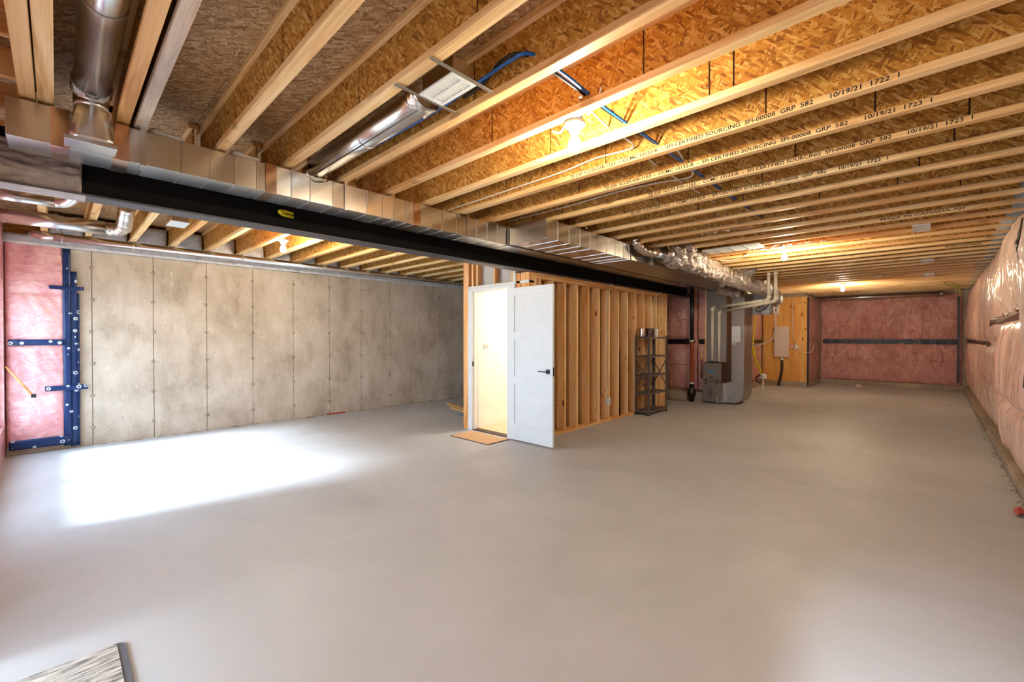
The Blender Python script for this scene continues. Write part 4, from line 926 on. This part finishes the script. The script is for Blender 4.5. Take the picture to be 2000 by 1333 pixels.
obj('border', rrect(bmesh.new(), -2.64, -1.75, YB+.02, .205, .03, .0005, .010), 'rug_edge', rg); obj('weave', rrect(bmesh.new(), -2.632, -1.78, YB+.04, .178, .02, .004, .014), 'rug', rg)
# ------------------------------------------------------------------ shelf unit
su = thing('shelf_unit', 'dark grey metal shelf unit with five shelves standing against the studs', 'shelf', (-3.64, 7.57, 0))
X0, X1, Y0, Y1, H_ = -3.765, -3.485, 7.19, 7.93, 1.43
for x, y in ((X0, Y0), (X1, Y0), (X0, Y1), (X1, Y1)):
    bm = bmesh.new(); sx = 1 if x == X0 else -1; sy = 1 if y == Y0 else -1; w = .036
    box(bm, min(x, x+sx*w), max(x, x+sx*w), min(y, y+sy*.003), max(y, y+sy*.003), .01, H_); box(bm, min(x, x+sx*.003), max(x, x+sx*.003), min(y, y+sy*w), max(y, y+sy*w), .01, H_)
    obj('post', bm, 'dark_metal', su); obj('foot', B(x-.006 if sx > 0 else x-.04, x+.04 if sx > 0 else x+.006, y-.006 if sy > 0 else y-.04, y+.04 if sy > 0 else y+.006, 0, .02), 'black', su)
for z in (.075, .40, .72, 1.06, 1.40):
    bm = bmesh.new(); box(bm, X0+.004, X1-.004, Y0+.004, Y1-.004, z, z+.003); box(bm, X0+.004, X0+.006, Y0+.004, Y1-.004, z-.028, z); box(bm, X1-.006, X1-.004, Y0+.004, Y1-.004, z-.028, z)
    box(bm, X0+.006, X1-.006, Y0+.004, Y0+.006, z-.028, z); box(bm, X0+.006, X1-.006, Y1-.006, Y1-.004, z-.028, z); obj('shelf', bm, 'dark_metal', su)
for y in (Y0+.002, Y1-.002):
    for p, q in (((X0, y, .50), (X1, y, 1.02)), ((X0, y, .97), (X1, y, .45))): obj('brace', beam_between(bmesh.new(), p, q, .003, .018), 'dark_metal', su)
for p, q in (((X0, Y0, .45), (X0, Y1, 1.0)), ((X0, Y1, .45), (X0, Y0, 1.0))): obj('brace', beam_between(bmesh.new(), p, q, .003, .018), 'dark_metal', su)
def tin(label, x, y, r, h, m, handle=False):
    t = thing('paint_can', label, 'can', (x, y, 1.404), 'cans on top of the shelf unit')
    obj('body', lathe(bmesh.new(), (x, y, 1.4035), [(r*.98, 0), (r, .004), (r, h-.006), (r*.97, h)], 24), m, t); obj('lid', lathe(bmesh.new(), (x, y, 1.4035+h), [(r*.97, 0), (r*.9, .004), (r*.7, .003)], 24), 'can', t)
tin('silver tin at the left on top of the shelf unit', -3.66, 7.25, .058, .155, 'can')
tin('dark labelled paint can in the middle on top of the shelf unit', -3.60, 7.44, .075, .15, 'can_dark'); tin('copper coloured tin right behind the dark can on top of the shelf', -3.67, 7.57, .055, .145, 'foil_tape'); tin('small white tin at the right on top of the shelf unit', -3.65, 7.80, .045, .15, 'white')
# ------------------------------------------------------------------ floor odds and ends
for i, (a, b, w) in enumerate((((-7.2, 5.62), (-6.5, 5.50), .06), ((-6.95, 5.50), (-6.2, 5.38), .07), ((-6.7, 5.32), (-6.0, 5.22), .06))):
    solo('scrap_board', bevel(beam_between(bmesh.new(), (*a, .012), (*b, .012), w, .022), .002), 'pine_x', 'short pine offcut on the floor near the concrete wall, %s from the wall' % ORD[i], 'board', (*a, 0), 'offcuts on the floor')
solo('blue_scrap', grid(bmesh.new(), 6, 6, lambda u, v: Vector((-6.05+u*.22, 4.92+v*.12, .004+.01*abs(N(u*5, v*5))))), 'badge', 'flat blue plastic scrap on the floor left of the pine post', 'scrap', (-5.9, 5, 0))
solo('red_strip', bevel(B(XL+.035, XL+.06, 3.33, 3.66, .001, .022), .002), 'red', 'thin red strip lying at the foot of the concrete wall', 'strip', (XL+.05, 3.5, 0))
solo('red_shard', grid(bmesh.new(), 6, 6, lambda u, v: Vector((.54+u*.05, 5.13+v*.22, .005+.05*abs(N(u*5, v*7))+u*.02))), 'red', 'torn red plastic shard at the base of the right wall', 'scrap', (.56, 5.2, 0))
solo('film_ball', bmesh.new() if False else (lambda bm: (bmesh.ops.create_icosphere(bm, subdivisions=3, radius=.06), [setattr(v, 'co', v.co*(1+.5*N(*(v.co*40)))+Vector((-1.25, 15.2, .045))) for v in bm.verts], bm)[2])(bmesh.new()), 'film_white', 'small crumpled ball of film on the floor before the far wall', 'scrap', (-1.25, 15.2, 0))
# pale pole in near left corner on the pink insulation
cp_ = thing('pale_brace', 'thin pale diagonal brace with black tip in the left corner', 'brace', (-7.5, -.3, .6))
obj('rod', T([(-7.66, -.41, 1.06), (-7.55, -.20, .72)], .011, 8), 'pine_post', cp_); obj('tip', B(-7.575, -7.53, -.21, -.17, .69, .73), 'black', cp_)
